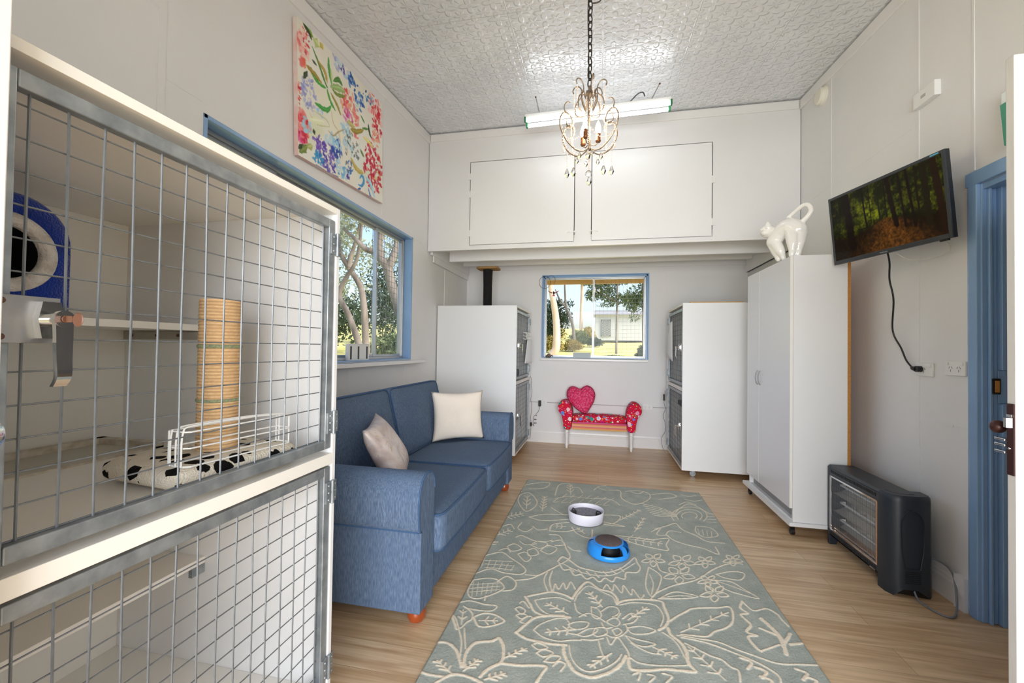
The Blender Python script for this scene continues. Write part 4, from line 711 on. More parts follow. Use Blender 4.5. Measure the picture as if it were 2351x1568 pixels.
def pillow(name, lab, c, ux, uy, w, h, t, m, group=None):
    ux = Vector(ux).normalized(); uy = Vector(uy); uy = (uy-ux*uy.dot(ux)).normalized(); nn = ux.cross(uy); c = Vector(c); mb = MB(); N = 22
    for sgn in (1,-1):
        def f(a, b):
            u, v = 2*a-1, 2*b-1; th = t*((1-abs(u)**3.0)**.6)*((1-abs(v)**3.0)**.6)*(1+.05*math.sin(5*u+3*v))
            x = u*w/2*(1-.10*(1-v*v)**1.0*abs(u)**3); y = v*h/2*(1-.10*(1-u*u)*abs(v)**3)
            return c+ux*x+uy*y+nn*(sgn*th)
        o = len(mb.v); mb.grid(f, N, N)
        if sgn < 0:
            k = N*N
            for i in range(k, 2*k): mb.f[i] = mb.f[i][::-1]
    bmx = bmesh.new(); o = mb.build(name, m, loc=(c.x,c.y,c.z-h*.45), ang=0)
    bmx.from_mesh(o.data); bmesh.ops.remove_doubles(bmx, verts=bmx.verts, dist=.0006); bmx.to_mesh(o.data); bmx.free(); o.data.shade_smooth()
    return tag(o, lab, 'cushion', group)
pillow('throw_cushion', 'plain cream square cushion at the far end of the sofa', (-1.185,3.455,.685), (.36,.25,0), (-.10,.11,.98), .46, .42, .065, m_cushion)
pillow('throw_cushion', 'pale cushion with gold splashes leaning behind the near sofa arm', (-1.225,2.295,.66), (-.146,.38,.03), (-.19,-.05,.33), .43, .40, .075, m_gold)

# ------------------------------------------------------------------ wardrobe
wr = thing('wardrobe', 'tall white wardrobe with two doors on a wheeled board', 'wardrobe', (1.48, 3.66, 0))
wx0, wx1, wy0, wy1, wz0, wz1 = 1.312, 1.655, 3.235, 4.09, .105, 1.943
def wbox(name, a, b, m=m_white, bev=.0012): return MB().box(a, b).build(name, m, wr, smooth=False, bevel=bev, seg=1)
wbox('side_panel', (wx0,wy0,wz0), (wx1-.014,wy0+.016,wz1)); wbox('side_panel', (wx0,wy1-.016,wz0), (wx1-.014,wy1,wz1))
wbox('top_panel', (wx0,wy0+.016,wz1-.016), (wx1-.014,wy1-.016,wz1)); wbox('bottom_panel', (wx0,wy0+.016,wz0), (wx1-.014,wy1-.016,wz0+.016)); wbox('back_panel', (wx1-.014,wy0-.001,wz0), (wx1+.004,wy1,wz1), m_chip, 0)
wbox('kick_strip', (wx0+.03,wy0+.016,wz0), (wx0+.045,wy1-.016,.19), mat('grey_kick', (150,150,150), .5))
wbox('base_board', (1.288,3.225,.078), (1.68,4.185,.104))
m_door = mat('pale_grey_white_door', (226,227,232), .3, var=.012, vscale=(1.5,1.5,1.5))
for (ya, yb, hy) in ((wy0+.003, 3.812, 3.785), (3.818, wy1-.002, 3.845)):
    d = wbox('door', (wx0-.019,ya,.198), (wx0-.002,yb,wz1-.004), m_door)
    e = MB(); 
    for yy in (ya, yb-.0015): e.box((wx0-.0195, yy-.0005, .198), (wx0-.0015, yy+.002, wz1-.004))
    e.build('edge_strip', m_cream, d, smooth=False)
    MB().tube(catmull([(wx0-.019,hy,1.115),(wx0-.030,hy,1.10),(wx0-.036,hy,1.058),(wx0-.030,hy,1.015),(wx0-.019,hy,1.0)],5), .0036, 8).build('bow_handle', m_alum, d)
for x, y in ((1.33,3.29),(1.62,3.29),(1.33,4.12),(1.62,4.12)):
    mb = MB(); mb.tube([(x-.011,y,.025),(x+.011,y,.025)], .025, 16); mb.box((x-.018,y-.018,.068),(x+.018,y+.018,.078)); mb.box((x-.015,y-.008,.025),(x-.012,y+.008,.07)); mb.box((x+.012,y-.008,.025),(x+.015,y+.008,.07)); mb.build('castor', m_black, wr, bevel=.001)

# ------------------------------------------------------------------ radiant heater
ht = thing('heater', 'charcoal radiant bar heater standing on the floor beside the wardrobe', 'heater', (1.61, 2.89, 0))
xa, xb, ya, yb, zt = 1.512, 1.712, 2.675, 3.195, .522
mb = MB()
g0, g1, gz0, gz1 = 2.70, 3.175, .108, .455
# shell: top, back, bottom and the frame round the opening
mb.prism([(xa,zt-.012),(xa+.012,zt),(xb-.05,zt),(xb,zt-.03),(xb,.06),(xb-.012,.06),(xb-.012,zt-.036),(xb-.054,zt-.012),(xa,zt-.02)], 1, ya, yb)
mb.box((xa,ya,gz1), (xa+.014,yb,zt-.012)); mb.box((xa,ya,.062), (xa+.014,yb,gz0)); mb.box((xa,g1,gz0), (xa+.014,yb,gz1)); mb.box((xa,ya,gz0), (xa+.014,g0,gz1)); mb.box((xa,ya,.062),(xb,yb,.074))
mb.build('housing', m_heater, ht, smooth=False, bevel=.003)
for za, zb in ((.478,.496),(.074,.092)):
    mb = MB()
    for i in range(34): y = g0+.008+i*(g1-g0-.016)/33; mb.box((xa-.0012,y,za), (xa+.002,y+.006,zb))
    mb.build('vent_grille', m_dark, ht, smooth=False)
mb = MB(); mb.box((xa-.002,2.715,.066),(xa,2.76,.072)); mb.build('badge', m_alum, ht, smooth=False)
for j in range(3):                                    # three curved reflectors with a quartz bar each
    zc = gz0+.055+j*.114+.01; mb = MB()
    def rf(u, v, zc=zc): a = PI*(u-.5)*1.05; return (xa+.075-.055*math.cos(a)*-1-.055*0, g0+(g1-g0)*v, zc+.057*math.sin(a))
    mb.grid(lambda u, v: (xa+.018+.085*math.cos(PI*(u-.5)*1.0), g0-.01+(g1-g0+.02)*v, zc+.058*math.sin(PI*(u-.5))), 12, 8); mb.build('reflector', m_reflector, ht)
    MB().tube([(xa+.055,g0+.01,zc),(xa+.055,g1-.01,zc)], .0075, 12).build('quartz_bar', m_quartz, ht)
    for y in (g0+.006, (g0+g1)/2, g1-.02): MB().box((xa+.047,y,zc-.009),(xa+.08,y+.004,zc+.009)).build('bar_holder', m_chrome, ht, smooth=False)
mb = MB()
for a, b in (((xa-.003,g0,gz1-.006),(xa+.006,g1,gz1+.004)),((xa-.003,g0,gz0-.004),(xa+.006,g1,gz0+.006)),((xa-.003,g1-.006,gz0),(xa+.006,g1+.004,gz1))): mb.box(a,b)
mb.build('grille_frame', m_chrome, ht, smooth=False)
mb = MB(); mb.box((xa-.002,g0-.006,gz0-.004),(xa+.05,g0+.006,gz1)); mb.box((xa+.012,g0,gz0),(xa+.05,g1,gz0+.02)); mb.build('side_reflector', m_copper, ht, smooth=False)
mb = MB()
for i in range(52): y = g0+.008+i*(g1-g0-.014)/51; mb.tube([(xa+.001,y,gz0),(xa+.001,y,gz1)], .0009, 4)
for z in (.2,.3,.39): mb.tube([(xa+.002,g0,z),(xa+.002,g1,z)], .001, 4)
mb.build('wire_grille', m_wire, ht)
def cap_fp(s, y): return [(xa-.002,y),(xa-.001,y+s*.055),(xa+.018,y+s*.092),(xa+.055,y+s*.108),(xa+.12,y+s*.108),(xb-.02,y+s*.096),(xb+.004,y+s*.07),(xb+.006,y)]
MB().prism([(xa-.001,0),(xa-.001,zt-.012),(xa+.01,zt),(xb-.05,zt),(xb,zt-.03),(xb,0),(xb-.04,0),(xb-.055,.04),(xa+.055,.04),(xa+.04,0)], 1, 3.185, 3.21).build('end_cap', m_heater, ht, smooth=False, bevel=.003)
for s, y, lbl in ((-1,2.69,None),):
    mb = MB(); sc = 1.0 if s < 0 else .12
    base = cap_fp(s*sc, y); lo, hi = .0, .527
    cx = sum(p[0] for p in base)/len(base)
    levels = [(0,1.0),(.06,1.0),(.49,.985),(.514,.965),(.524,.9)]
    n_ = len(base); vs = []; fs = []
    for z, k in levels:
        for (px_, py_) in base:
            zz = z
            if z == 0 and .045 < px_-xa < .16: zz = .042
            vs.append((cx+(px_-cx)*(k if z > .3 else 1), y+(py_-y)*k, zz))
    for i in range(len(levels)-1):
        for q in range(n_): fs.append((i*n_+q, i*n_+(q+1)%n_, (i+1)*n_+(q+1)%n_, (i+1)*n_+q))
    fs.append(tuple(range(n_))); fs.append(tuple((len(levels)-1)*n_+q for q in range(n_)))
    mb.add(vs, fs); ob = mb.build('end_cap', m_heater, ht, ang=50)
    bmx = bmesh.new(); bmx.from_mesh(ob.data); bmesh.ops.recalc_face_normals(bmx, faces=bmx.faces); bmx.to_mesh(ob.data); bmx.free()
    ob.data.shade_smooth(); ob.data.set_sharp_from_angle(angle=math.radians(50))
    if s < 0:
        mb = MB(); yy = y-.1095; P = []
        for i in range(9): a = PI*i/8; P.append((xa+.095+.052*math.cos(a), .37+.085*math.sin(a)))
        P += [(xa+.047,.24),(xa+.062,.15),(xa+.128,.15),(xa+.143,.24)]
        mb.tube([(p[0],yy-.0005,p[1]) for p in P], .003, 6, True); mb.build('side_moulding', m_heatpanel, ob)
        mb = MB()
        for i in range(7): mb.tube([(xa+.062,yy-.0005,.078+i*.0095),(xa+.13,yy-.0005,.078+i*.0095)], .0022, 6)
        mb.build('vent_grille', m_dark, ob)
        mb = MB(); mb.prism([(xa+.03,2.688),(xa+.14,2.688),(xa+.15,2.65),(xa+.13,2.625),(xa+.07,2.622),(xa+.04,2.645)], 2, .522, .5255); mb.build('top_inset', m_heatpanel, ob, smooth=False, bevel=.001)
mb = MB(); mb.tube(catmull([(1.62,2.60,.05),(1.613,2.55,.012),(1.63,2.47,.006),(1.67,2.43,.006),(1.72,2.47,.02),(1.765,2.54,.10),(1.775,2.58,.16),(1.76,2.63,.185),(1.725,2.66,.19)], 8), .0045, 8); mb.build('power_cord', m_cordgrey, ht)

# ------------------------------------------------------------------ bench and heart cushion
be = thing('upholstered_bench', 'small red floral bench with scroll arms under the back window', 'bench', (0, 5.55, 0))
S = .000657
def scroll(pts): return catmull([(p[0],0,p[1]) for p in pts], 4, True)
LA = [(-.465,.42),(-.500,.465),(-.513,.515),(-.491,.578),(-.425,.607),(-.373,.58),(-.34,.513),(-.326,.435),(-.336,.35),(-.347,.247),(-.43,.247),(-.444,.33)]
yf, yb_ = 5.425, 5.665
for sg in (1,-1):
    mb = MB(); P = [(sg*(p.x)+(.012 if sg < 0 else -.004), p.z) for p in scroll(LA)]; mb.prism(P if sg > 0 else P[::-1], 1, yf, yb_); mb.build('arm', m_floral, be, ang=50, bevel=.012, seg=3)
mb = MB(); mb.rbox((0.004,(yf+yb_)/2+.002,.382), (.338,.118,.042), .03, 10, 0, None, 0, lambda q, p: [q[0], q[1], q[2]+(.012*(1-p[0]**2)**.7*(1-p[1]**4) if p[2] > 0 else 0)]); mb.build('seat', m_floral, be)
mb = MB(); mb.rbox((0.004,(yf+yb_)/2,.293), (.342,.119,.05), .012, 6); mb.build('seat_rail', m_stripe, be)
for x in (-.40,.402):
    for y in (5.455,5.64):
        MB().lathe([(.0135,0),(.0165,.012),(.016,.03),(.021,.034),(.021,.042),(.016,.05),(.0185,.10),(.0235,.185),(.018,.192),(.026,.20),(.026,.214),(.021,.222),(.024,.236),(.025,.248)], (x,y,0), 18).build('leg', m_trim, be)
H = [(600,245),(640,215),(690,188),(740,180),(800,205),(855,260),(886,340),(880,430),(858,500),(810,590),(750,690),(715,722),(670,722),(590,690),(490,620),(400,530),(345,450),(322,370),(335,285),(380,222),(440,203),(510,215),(560,240)]
hc = (-.205,.60); HP = [(-.417+(a-322)*S, .25+(1001-b)*S) for a, b in H]; hcx = sum(p[0] for p in HP)/len(HP); hcz = .585
HPc = catmull([(p[0],0,p[1]) for p in HP], 3, True); mb = MB(); nr = 8; n_ = len(HPc); vs = []; fs = []
def hy(z): return 5.52+(z-.44)*.22
for sgn in (-1,1):
    o = len(vs)
    for i in range(nr+1):
        k = 1-i/nr*.999; th = .062*math.sqrt(max(0,1-k**2.4))
        for p in HPc: z = hcz+(p.z-hcz)*k; vs.append((hcx+(p.x-hcx)*k, hy(z)+sgn*th, z))
    for i in range(nr):
        for q in range(n_):
            f = (o+i*n_+q, o+i*n_+(q+1)%n_, o+(i+1)*n_+(q+1)%n_, o+(i+1)*n_+q); fs.append(f if sgn > 0 else f[::-1])
vs = [(a,b,c+.008) for a,b,c in vs]; mb.add(vs, fs); o = mb.build('heart_cushion', m_heart, loc=(hcx,5.53,.44), ang=0); tag(o, 'pink rosette heart-shaped cushion propped on the floral bench', 'cushion')
bmx = bmesh.new(); bmx.from_mesh(o.data); bmesh.ops.remove_doubles(bmx, verts=bmx.verts, dist=.0004); bmx.to_mesh(o.data); bmx.free(); o.data.shade_smooth()
# ------------------------------------------------------------------ pigment painted onto fine grids (rug, canvas, screen)
def lin_np(c):
    c = np.asarray(c, float)/255; return np.where(c <= .04045, c/12.92, ((c+.055)/1.055)**2.4)
class Canvas:
    def __init__(s, w, h, step, bg):
        s.nx, s.ny = int(w/step)+1, int(h/step)+1; s.w, s.h = w, h
        s.X, s.Y = np.meshgrid(np.linspace(0,w,s.nx), np.linspace(0,h,s.ny))
        s.c = np.zeros((s.ny,s.nx,3)); s.c[:] = bg; s.z = np.zeros((s.ny,s.nx))
        s.n1 = s.fbm(26); s.n2 = s.fbm(70)
    def fbm(s, f):
        out = np.zeros((s.ny,s.nx)); tot = 0
        for o in range(3):
            k = f*2**o; gw, gh = int(s.w*k)+3, int(s.h*k)+3; g = RNG.random((gh,gw)); u = s.X*k; v = s.Y*k
            i, j = u.astype(int), v.astype(int); a, b = u-i, v-j; a = a*a*(3-2*a); b = b*b*(3-2*b)
            out += (.5**o)*((g[j,i]*(1-a)+g[j,i+1]*a)*(1-b)+(g[j+1,i]*(1-a)+g[j+1,i+1]*a)*b); tot += .5**o
        return out/tot
    def dist(s, pts, pad):
        """distance field to a polyline, inside its padded bounding box, with the position along it"""
        P = np.asarray(pts, float)
        dx, dy = s.w/(s.nx-1), s.h/(s.ny-1)
        i0, i1 = max(0,int((P[:,0].min()-pad)/dx)), min(s.nx,int((P[:,0].max()+pad)/dx)+2); j0, j1 = max(0,int((P[:,1].min()-pad)/dy)), min(s.ny,int((P[:,1].max()+pad)/dy)+2)
        if i1 <= i0 or j1 <= j0: return None
        x, y = s.X[j0:j1,i0:i1], s.Y[j0:j1,i0:i1]; D = np.full(x.shape, 1e9); T = np.zeros(x.shape)
        for k in range(len(P)-1):
            a, b = P[k], P[k+1]; d = b-a; L2 = d@d+1e-12; t = np.clip(((x-a[0])*d[0]+(y-a[1])*d[1])/L2, 0, 1)
            q = np.hypot(x-a[0]-t*d[0], y-a[1]-t*d[1]); m = q < D; D[m] = q[m]; T[m] = ((k+t)/(len(P)-1))[m]
        return slice(j0,j1), slice(i0,i1), D, T
    def stroke(s, pts, w, col, soft=.0015, wob=.3, taper=0, alpha=1.0, raise_=0):
        pts = [(p[0],p[1],0) for p in pts]; q = [(p.x,p.y) for p in catmull(pts, 5)] if len(pts) > 2 else [p[:2] for p in pts]
        r = s.dist(q, w+.01)
        if r is None: return
        J, I, D, T = r; ww = w*(1+wob*(s.n2[J,I]-.5)*2)
        if taper: ww = ww*(1-taper*np.abs(2*T-1)**2)
        a = np.clip((ww-D)/soft+.5, 0, 1)*alpha; c = np.asarray(col)
        s.c[J,I] = s.c[J,I]*(1-a[...,None])+c*a[...,None]
        if raise_: s.z[J,I] = np.maximum(s.z[J,I], a*raise_)
    def blob(s, cx, cy, rx, ry, ang, col, alpha, soft=.35):
        R = max(rx,ry)*1.5; r = s.dist([(cx-R,cy-R),(cx+R,cy+R)], 0)
        if r is None: return
        J, I = r[0], r[1]; x, y = s.X[J,I]-cx, s.Y[J,I]-cy; u = (x*math.cos(ang)+y*math.sin(ang))/rx; v = (-x*math.sin(ang)+y*math.cos(ang))/ry
        d = np.hypot(u,v)+(s.n1[J,I]-.5)*.7; a = (np.clip((1-d)/soft,0,1)*alpha)[...,None]
        s.c[J,I] = s.c[J,I]*(1-a)+np.asarray(col)*a
    def mesh(s, name, m, M=None, loc=(0,0,0), parent=None, z=None):
        Z = z if z is not None else np.zeros_like(s.X)
        V = np.stack([s.X,s.Y,Z],-1).reshape(-1,3)
        if M is not None: A = np.array(M); V = V@A[:3,:3].T+A[:3,3]
        org = np.array(WO[parent.name] if parent is not None else loc); V = V-org
        n = s.nx; i = np.arange((s.ny-1)*n).reshape(s.ny-1,n)[:,:-1].ravel(); F = np.stack([i,i+1,i+n+1,i+n],-1)
        me = bpy.data.meshes.new(name); me.vertices.add(len(V)); me.vertices.foreach_set('co', V.ravel()); me.loops.add(F.size); me.loops.foreach_set('vertex_index', F.ravel())
        me.polygons.add(len(F)); me.polygons.foreach_set('loop_start', np.arange(0,F.size,4)); me.update(calc_edges=True)
        ca = me.color_attributes.new('col','FLOAT_COLOR','POINT'); C4 = np.ones((len(V),4), np.float32); C4[:,:3] = lin_np(np.clip(s.c,0,255)).reshape(-1,3); ca.data.foreach_set('color', C4.ravel())
        me.materials.append(m); me.shade_smooth(); o = bpy.data.objects.new(name, me); COL.objects.link(o)
        if parent is not None: o.parent = parent
        else: o.location = loc
        WO[o.name] = Vector(org); return o
# ------------------------------------------------------------------ rug
RX0, RX1, RY0, RY1 = -.668, .884, 1.43, 4.018
cv = Canvas(RX1-RX0, RY1-RY0, .0034, (0,0,0))
cv.c[:] = np.array((166,171,162)); nn_ = (cv.fbm(18)-.5)[...,None]; cv.c += nn_*np.array((26,24,22)); streak = RNG.normal(0,1,(cv.ny,1)); cv.c += (np.cumsum(RNG.normal(0,.5,(cv.ny,1)),0)*.25)[...,None]; cv.c += RNG.normal(0,4,(cv.ny,cv.nx,1))
for row in RUG:
    w, q = row[0], row[1:]; pts = [(q[i]/1000-RX0, q[i+1]/1000-RY0) for i in range(0,len(q),2)]
    cv.stroke(pts, w*.00046, (238,222,198), .0035, .35, 0, .95, .0022)
cv.c += RNG.normal(0,3,(cv.ny,cv.nx,1))
zz = .011+cv.z+RNG.normal(0,.00035,(cv.ny,cv.nx))
ed = np.minimum.reduce([cv.X, cv.w-cv.X, cv.Y, cv.h-cv.Y]); zz = np.where(ed < .012, zz*np.clip(ed/.012,0,1)**.4+.001, zz)
m_rug = mat('tufted_wool', (255,255,255), .95, attr='col', spec=.1)
rug = cv.mesh('area_rug', m_rug, Matrix.Translation((RX0,RY0,0)), ((RX0+RX1)/2,(RY0+RY1)/2,0), z=zz)
tag(rug, 'sage green wool rug with cream floral outline pattern', 'rug')
# ------------------------------------------------------------------ cat toys on the rug
toy = thing('cat_toy_bowl', 'round white cat toy with grey felt inside, farther one on the rug', 'cat toy', (-.085,3.155,.0155))
MB().lathe([(.0005,0),(.120,0),(.123,.004),(.131,.072),(.129,.078),(.124,.076),(.121,.056),(.120,.046),(.0005,.046)], (-.085,3.155,.0155), 48).build('bowl', m_lilac, toy, ang=30)
MB().lathe([(.0005,.050),(.06,.051),(.106,.050),(.119,.047)], (-.085,3.155,.0165), 40).build('felt_pad', m_greypad, toy)
for (x, y, rx, ry) in ((-.17,3.145,.02,.03),(.005,3.135,.02,.02),(-.055,3.075,.04,.014)):
    MB().rbox((x,y,.069), (rx,ry,.004), .006, 6).build('toy_opening', m_black, toy)
MB().tube(catmull([(-.185,3.16,.070),(-.18,3.175,.088),(-.165,3.16,.082),(-.155,3.12,.070)],5), .003, 6).build('toy_tail', m_dark, toy)
MB().tube(catmull([(-.01,3.12,.070),(-.005,3.15,.088),(.02,3.15,.082),(.025,3.12,.070)],5), .004, 6).build('toy_tail', m_dark, toy)
tb = thing('cat_toy_track', 'sky blue ball-track cat toy with grey scratch pad, nearer one on the rug', 'cat toy', (.068,2.685,.0155))
c = (.068,2.685,.0155)
mb = MB(); mb.lathe([(.118,0),(.126,.002),(.130,.012),(.128,.027),(.124,.031),(.119,.028),(.117,.006)], c, 48)
for a0, a1, hh in ((-128,-112,0),(-47,-30,0),(18,42,0),(80,102,0),(150,172,0)):
    A0, A1 = math.radians(a0), math.radians(a1)
    mb.lathe([(.127,.024),(.125,.045),(.114,.062),(.098,.069),(.086,.07),(.086,.064),(.096,.062),(.11,.056),(.119,.042),(.12,.026)], c, 6, 0, A0, A1)
mb.lathe([(.0005,.062),(.084,.062),(.091,.066),(.091,.072),(.086,.075),(.082,.074),(.0005,.0735)], c, 48)
mb.build('shell', m_bluetoy, tb, ang=40)
mb = MB(); mb.lathe([(.128,.024),(.1265,.045),(.116,.062),(.099,.0695),(.089,.0705),(.089,.066),(.1,.064),(.112,.058),(.121,.044),(.122,.026)], c, 10, 0, math.radians(-178), math.radians(-115)); mb.build('shell_arch', m_bluetoy, tb, ang=40)
MB().lathe([(.0005,.004),(.118,.004),(.118,.008),(.07,.01),(.068,.06),(.0005,.061)], c, 40).build('track', m_black, tb)
MB().lathe([(.0005,.0735),(.081,.0735),(.081,.077),(.078,.0785),(.0005,.079)], c, 40).build('scratch_pad', m_pad, tb)
# ------------------------------------------------------------------ floral canvas on the left wall
PW, PHh, PA = 1.02, .833, math.radians(2.86)
pc = thing('canvas_painting', 'unframed floral canvas hung high on the left wall', 'painting', (-1.858, 2.719, 2.46))
cy_, cz_ = 2.719, 2.8785
r_ = (0, math.cos(PA), math.sin(PA)); u_ = (0, -math.sin(PA), math.cos(PA))
MP = frame((-1.821,cy_,cz_), r_, u_, (1,0,0)) @ Matrix.Translation((-PW/2,-PHh/2,0))
cv = Canvas(PW, PHh, .0034, (238,235,224)); cv.c += ((cv.fbm(6)-.5)[...,None])*np.array((10,14,26))
for (x, y, rx, ry, a, col) in ((.75,.2,.2,.1,.4,(226,232,206)),(.3,.55,.2,.12,-.5,(236,236,214)),(.55,.62,.15,.1,.2,(240,236,206)),(.15,.25,.14,.1,.8,(220,228,190)),(.4,.42,.2,.1,.2,(240,238,216)),(.62,.3,.12,.1,.9,(226,238,240))):
    cv.blob(x*PW, y*PHh, rx, ry, a, col, .7, .8)
for i, (x, y, rx, ry, n_, sz, cols) in enumerate(PBL):
    if i in ():
        continue
    for k in range(int(n_*1.5)):
        a = random.random()*2*PI; rr_ = math.sqrt(random.random()); s_ = sz*random.uniform(.45,1.1)
        cv.blob((x+rx*rr_*math.cos(a))*PW, (y+ry*rr_*math.sin(a))*PHh, s_*.62, s_*.34, random.random()*PI, random.choice(cols), random.uniform(.6,.95), .3)
for row in PST:
    w, col, pts = row[0], row[1], row[2:]
    cv.stroke([(p[0]*PW,p[1]*PHh) for p in pts], w*.42, col, .006, .5, .75, .9)
    cv.stroke([(p[0]*PW+w*.12,p[1]*PHh+w*.10) for p in pts], w*.12, tuple(min(255,v+45) for v in col), .006, .8, .8, .6)
m_paint = mat('painted_canvas', (255,255,255), .7, attr='col', spec=.25, bump=.06, bscale=(300,300,300))
cv.mesh('painted_face', m_paint, MP, parent=pc)
mb = MB(); mb.X = frame((-1.837,cy_,cz_), r_, u_, (1,0,0)); mb.box((-PW/2,-PHh/2,-.0145),(PW/2,PHh/2,.0155)); mb.build('stretcher', mat('canvas_edge', (226,216,210), .8, rgb2=(226,170,160), vscale=(9,9,9)), pc, smooth=False, bevel=.002)
# ------------------------------------------------------------------ television
ty, tt, tr_ = .2332, .1085, -.0074
Rv = Vector((math.sin(ty),-math.cos(ty),0)); Nv = Vector((-math.cos(ty),-math.sin(ty),0)); U2 = Vector((0,0,1))*math.cos(tt)+Nv*math.sin(tt)
R3 = Rv*math.cos(tr_)+U2*math.sin(tr_); U3 = U2*math.cos(tr_)-Rv*math.sin(tr_); N3 = R3.cross(U3)
TVc = Vector((1.594,2.811,2.072)); TM = frame(TVc, R3, U3, N3); tw, thh = .735, .441
tv = thing('television', 'wall-mounted flat television showing a forest path', 'television', tuple(TVc-Vector((0,0,.22))))
mb = MB(); mb.X = TM; mb.box((-tw/2,-thh/2,-.028),(tw/2,thh/2,-.004)); mb.box((-tw/2,-thh/2,-.004),(-tw/2+.017,thh/2,0)); mb.box((tw/2-.017,-thh/2,-.004),(tw/2,thh/2,0)); mb.box((-tw/2+.017,thh/2-.017,-.004),(tw/2-.017,thh/2,0)); mb.box((-tw/2+.017,-thh/2,-.004),(tw/2-.017,-thh/2+.024,0)); mb.box((-.25,-.19,-.055),(.27,.12,-.028))
mb.build('casing', mat('dark_grey_bezel', (42,46,52), .35), tv, smooth=False, bevel=.002)
sw, sh_ = tw-.034, thh-.041
cv = Canvas(sw, sh_, .0022, (0,0,0)); U, V = cv.X/sw, cv.Y/sh_
f1, f2, f3 = cv.fbm(14), cv.fbm(40), cv.fbm(110)
g = np.clip((f1-.35)*1.6+(f2-.5)*1.2+(f3-.5)*1.1, 0, 1); glow = np.exp(-(((U-.42)/.22)**2+((V-.62)/.3)**2)); glow2 = np.exp(-(((U-.88)/.1)**2+((V-.55)/.4)**2))
k = (.72+.5*glow+.45*glow2)*(.35+1.1*g); cv.c = np.stack([k*88,k*92,k*14],-1)
ground = np.clip((.40-.13*np.abs(U-.45)*0-.05*np.sin(U*9)-V)/.06+(f2-.5)*1.5,0,1); path = np.exp(-((U-(.55+.1*(.4-V)))/(.10+.55*(.42-V)))**2)
pg = (.35+.9*f3+.4*(f2-.5))*(.35+.85*path); gc = np.stack([pg*108,pg*66,pg*24],-1); cv.c = cv.c*(1-ground[...,None])+gc*ground[...,None]
for _ in range(160):
    x, y = random.random(), random.uniform(.45,1); cv.blob(x*sw, y*sh_, random.uniform(.006,.02), .004, random.random()*3, (random.randint(40,84)*1.0, random.randint(56,92)*1.0, 14), .35, .6)
for x0, x1, y0, w, col in ((.16,.20,.16,.038,(26,15,8)),(.335,.36,.40,.0075,(22,16,8)),(.57,.625,.30,.02,(28,17,8)),(.665,.70,.24,.009,(30,18,9)),(.73,.775,.22,.011,(28,16,8)),(.80,.815,.25,.008,(34,24,10)),(.86,.88,.2,.026,(38,30,12)),(.93,.985,.06,.026,(44,26,12)),(.54,.55,.45,.005,(22,18,8)),(.475,.49,.45,.008,(34,34,14)),(.40,.405,.42,.004,(24,20,8))):
    cv.stroke([(x0*sw,1.02*sh_),((x0+x1)/2*sw,.6*sh_),(x1*sw,y0*sh_)], w*.7, col, .004, .25)
n = NT('lit_screen'); a = n.t.nodes.new('ShaderNodeVertexColor'); a.layer_name = 'col'; n.b.inputs['Base Color'].default_value = (.004,.004,.004,1); n.set(.12, 0, .08)
n.t.links.new(a.outputs['Color'], n.b.inputs['Emission Color']); n.b.inputs['Emission Strength'].default_value = TVS; 
cv.mesh('screen', n.m, TM @ Matrix.Translation((-sw/2,-thh/2+.024,-.002)), parent=tv)
mb = MB(); mb.X = TM; mb.box((tw/2-.07,thh/2-.012,0),(tw/2-.028,thh/2-.005,.0008)); mb.build('sticker', mat('cyan_sticker', (90,176,204), .4), tv, smooth=False)
mb = MB(); mb.X = TM
for i in range(6): mb.box((-.03+i*.0085,-thh/2+.006,0),(-.03+i*.0085+.005,-thh/2+.012,.0006))
mb.build('lettering', m_alum, tv, smooth=False)
mb = MB(); mb.X = TM; mb.box((tw/2-.07,-thh/2-.008,-.02),(tw/2-.03,-thh/2,-.008)); mb.build('sensor', m_black, tv, smooth=False)
mb = MB(); mb.tube([tuple(TVc-N3*.05), (1.74,2.80,2.09), (1.80,2.80,2.09)], .016, 8); mb.box((1.785,2.74,1.99),(1.80,2.86,2.19)); mb.build('wall_bracket', m_black, tv, smooth=False)
mb = MB(); q = [(1.628,2.815,1.862),(1.655,2.842,1.80),(1.68,2.885,1.71),(1.712,2.905,1.592),(1.755,2.985,1.412),(1.775,2.945,1.305),(1.782,2.915,1.235),(1.782,2.87,1.195),(1.775,2.845,1.188)]
mb.tube(catmull(q,8), .0048, 8); mb.build('power_cord', m_black, tv)
mb = MB(); mb.tube(catmull([(1.775,2.86,1.192),(1.772,2.835,1.187),(1.768,2.81,1.186)],3), [.007,.009,.012,.013,.014,.014,.014], 10); mb.tube([(1.762,2.806,1.186),(1.7865,2.806,1.186)], .017, 14); mb.build('plug', m_black, tv)
mb = MB(); mb.tube(catmull([(1.66,2.80,1.85),(1.72,2.76,1.80),(1.77,2.62,1.80),(1.77,2.58,1.83),(1.74,2.60,1.90)],8), .0026, 6); mb.build('aerial_cable', mat('clear_white_cable', (214,210,202), .4), tv)
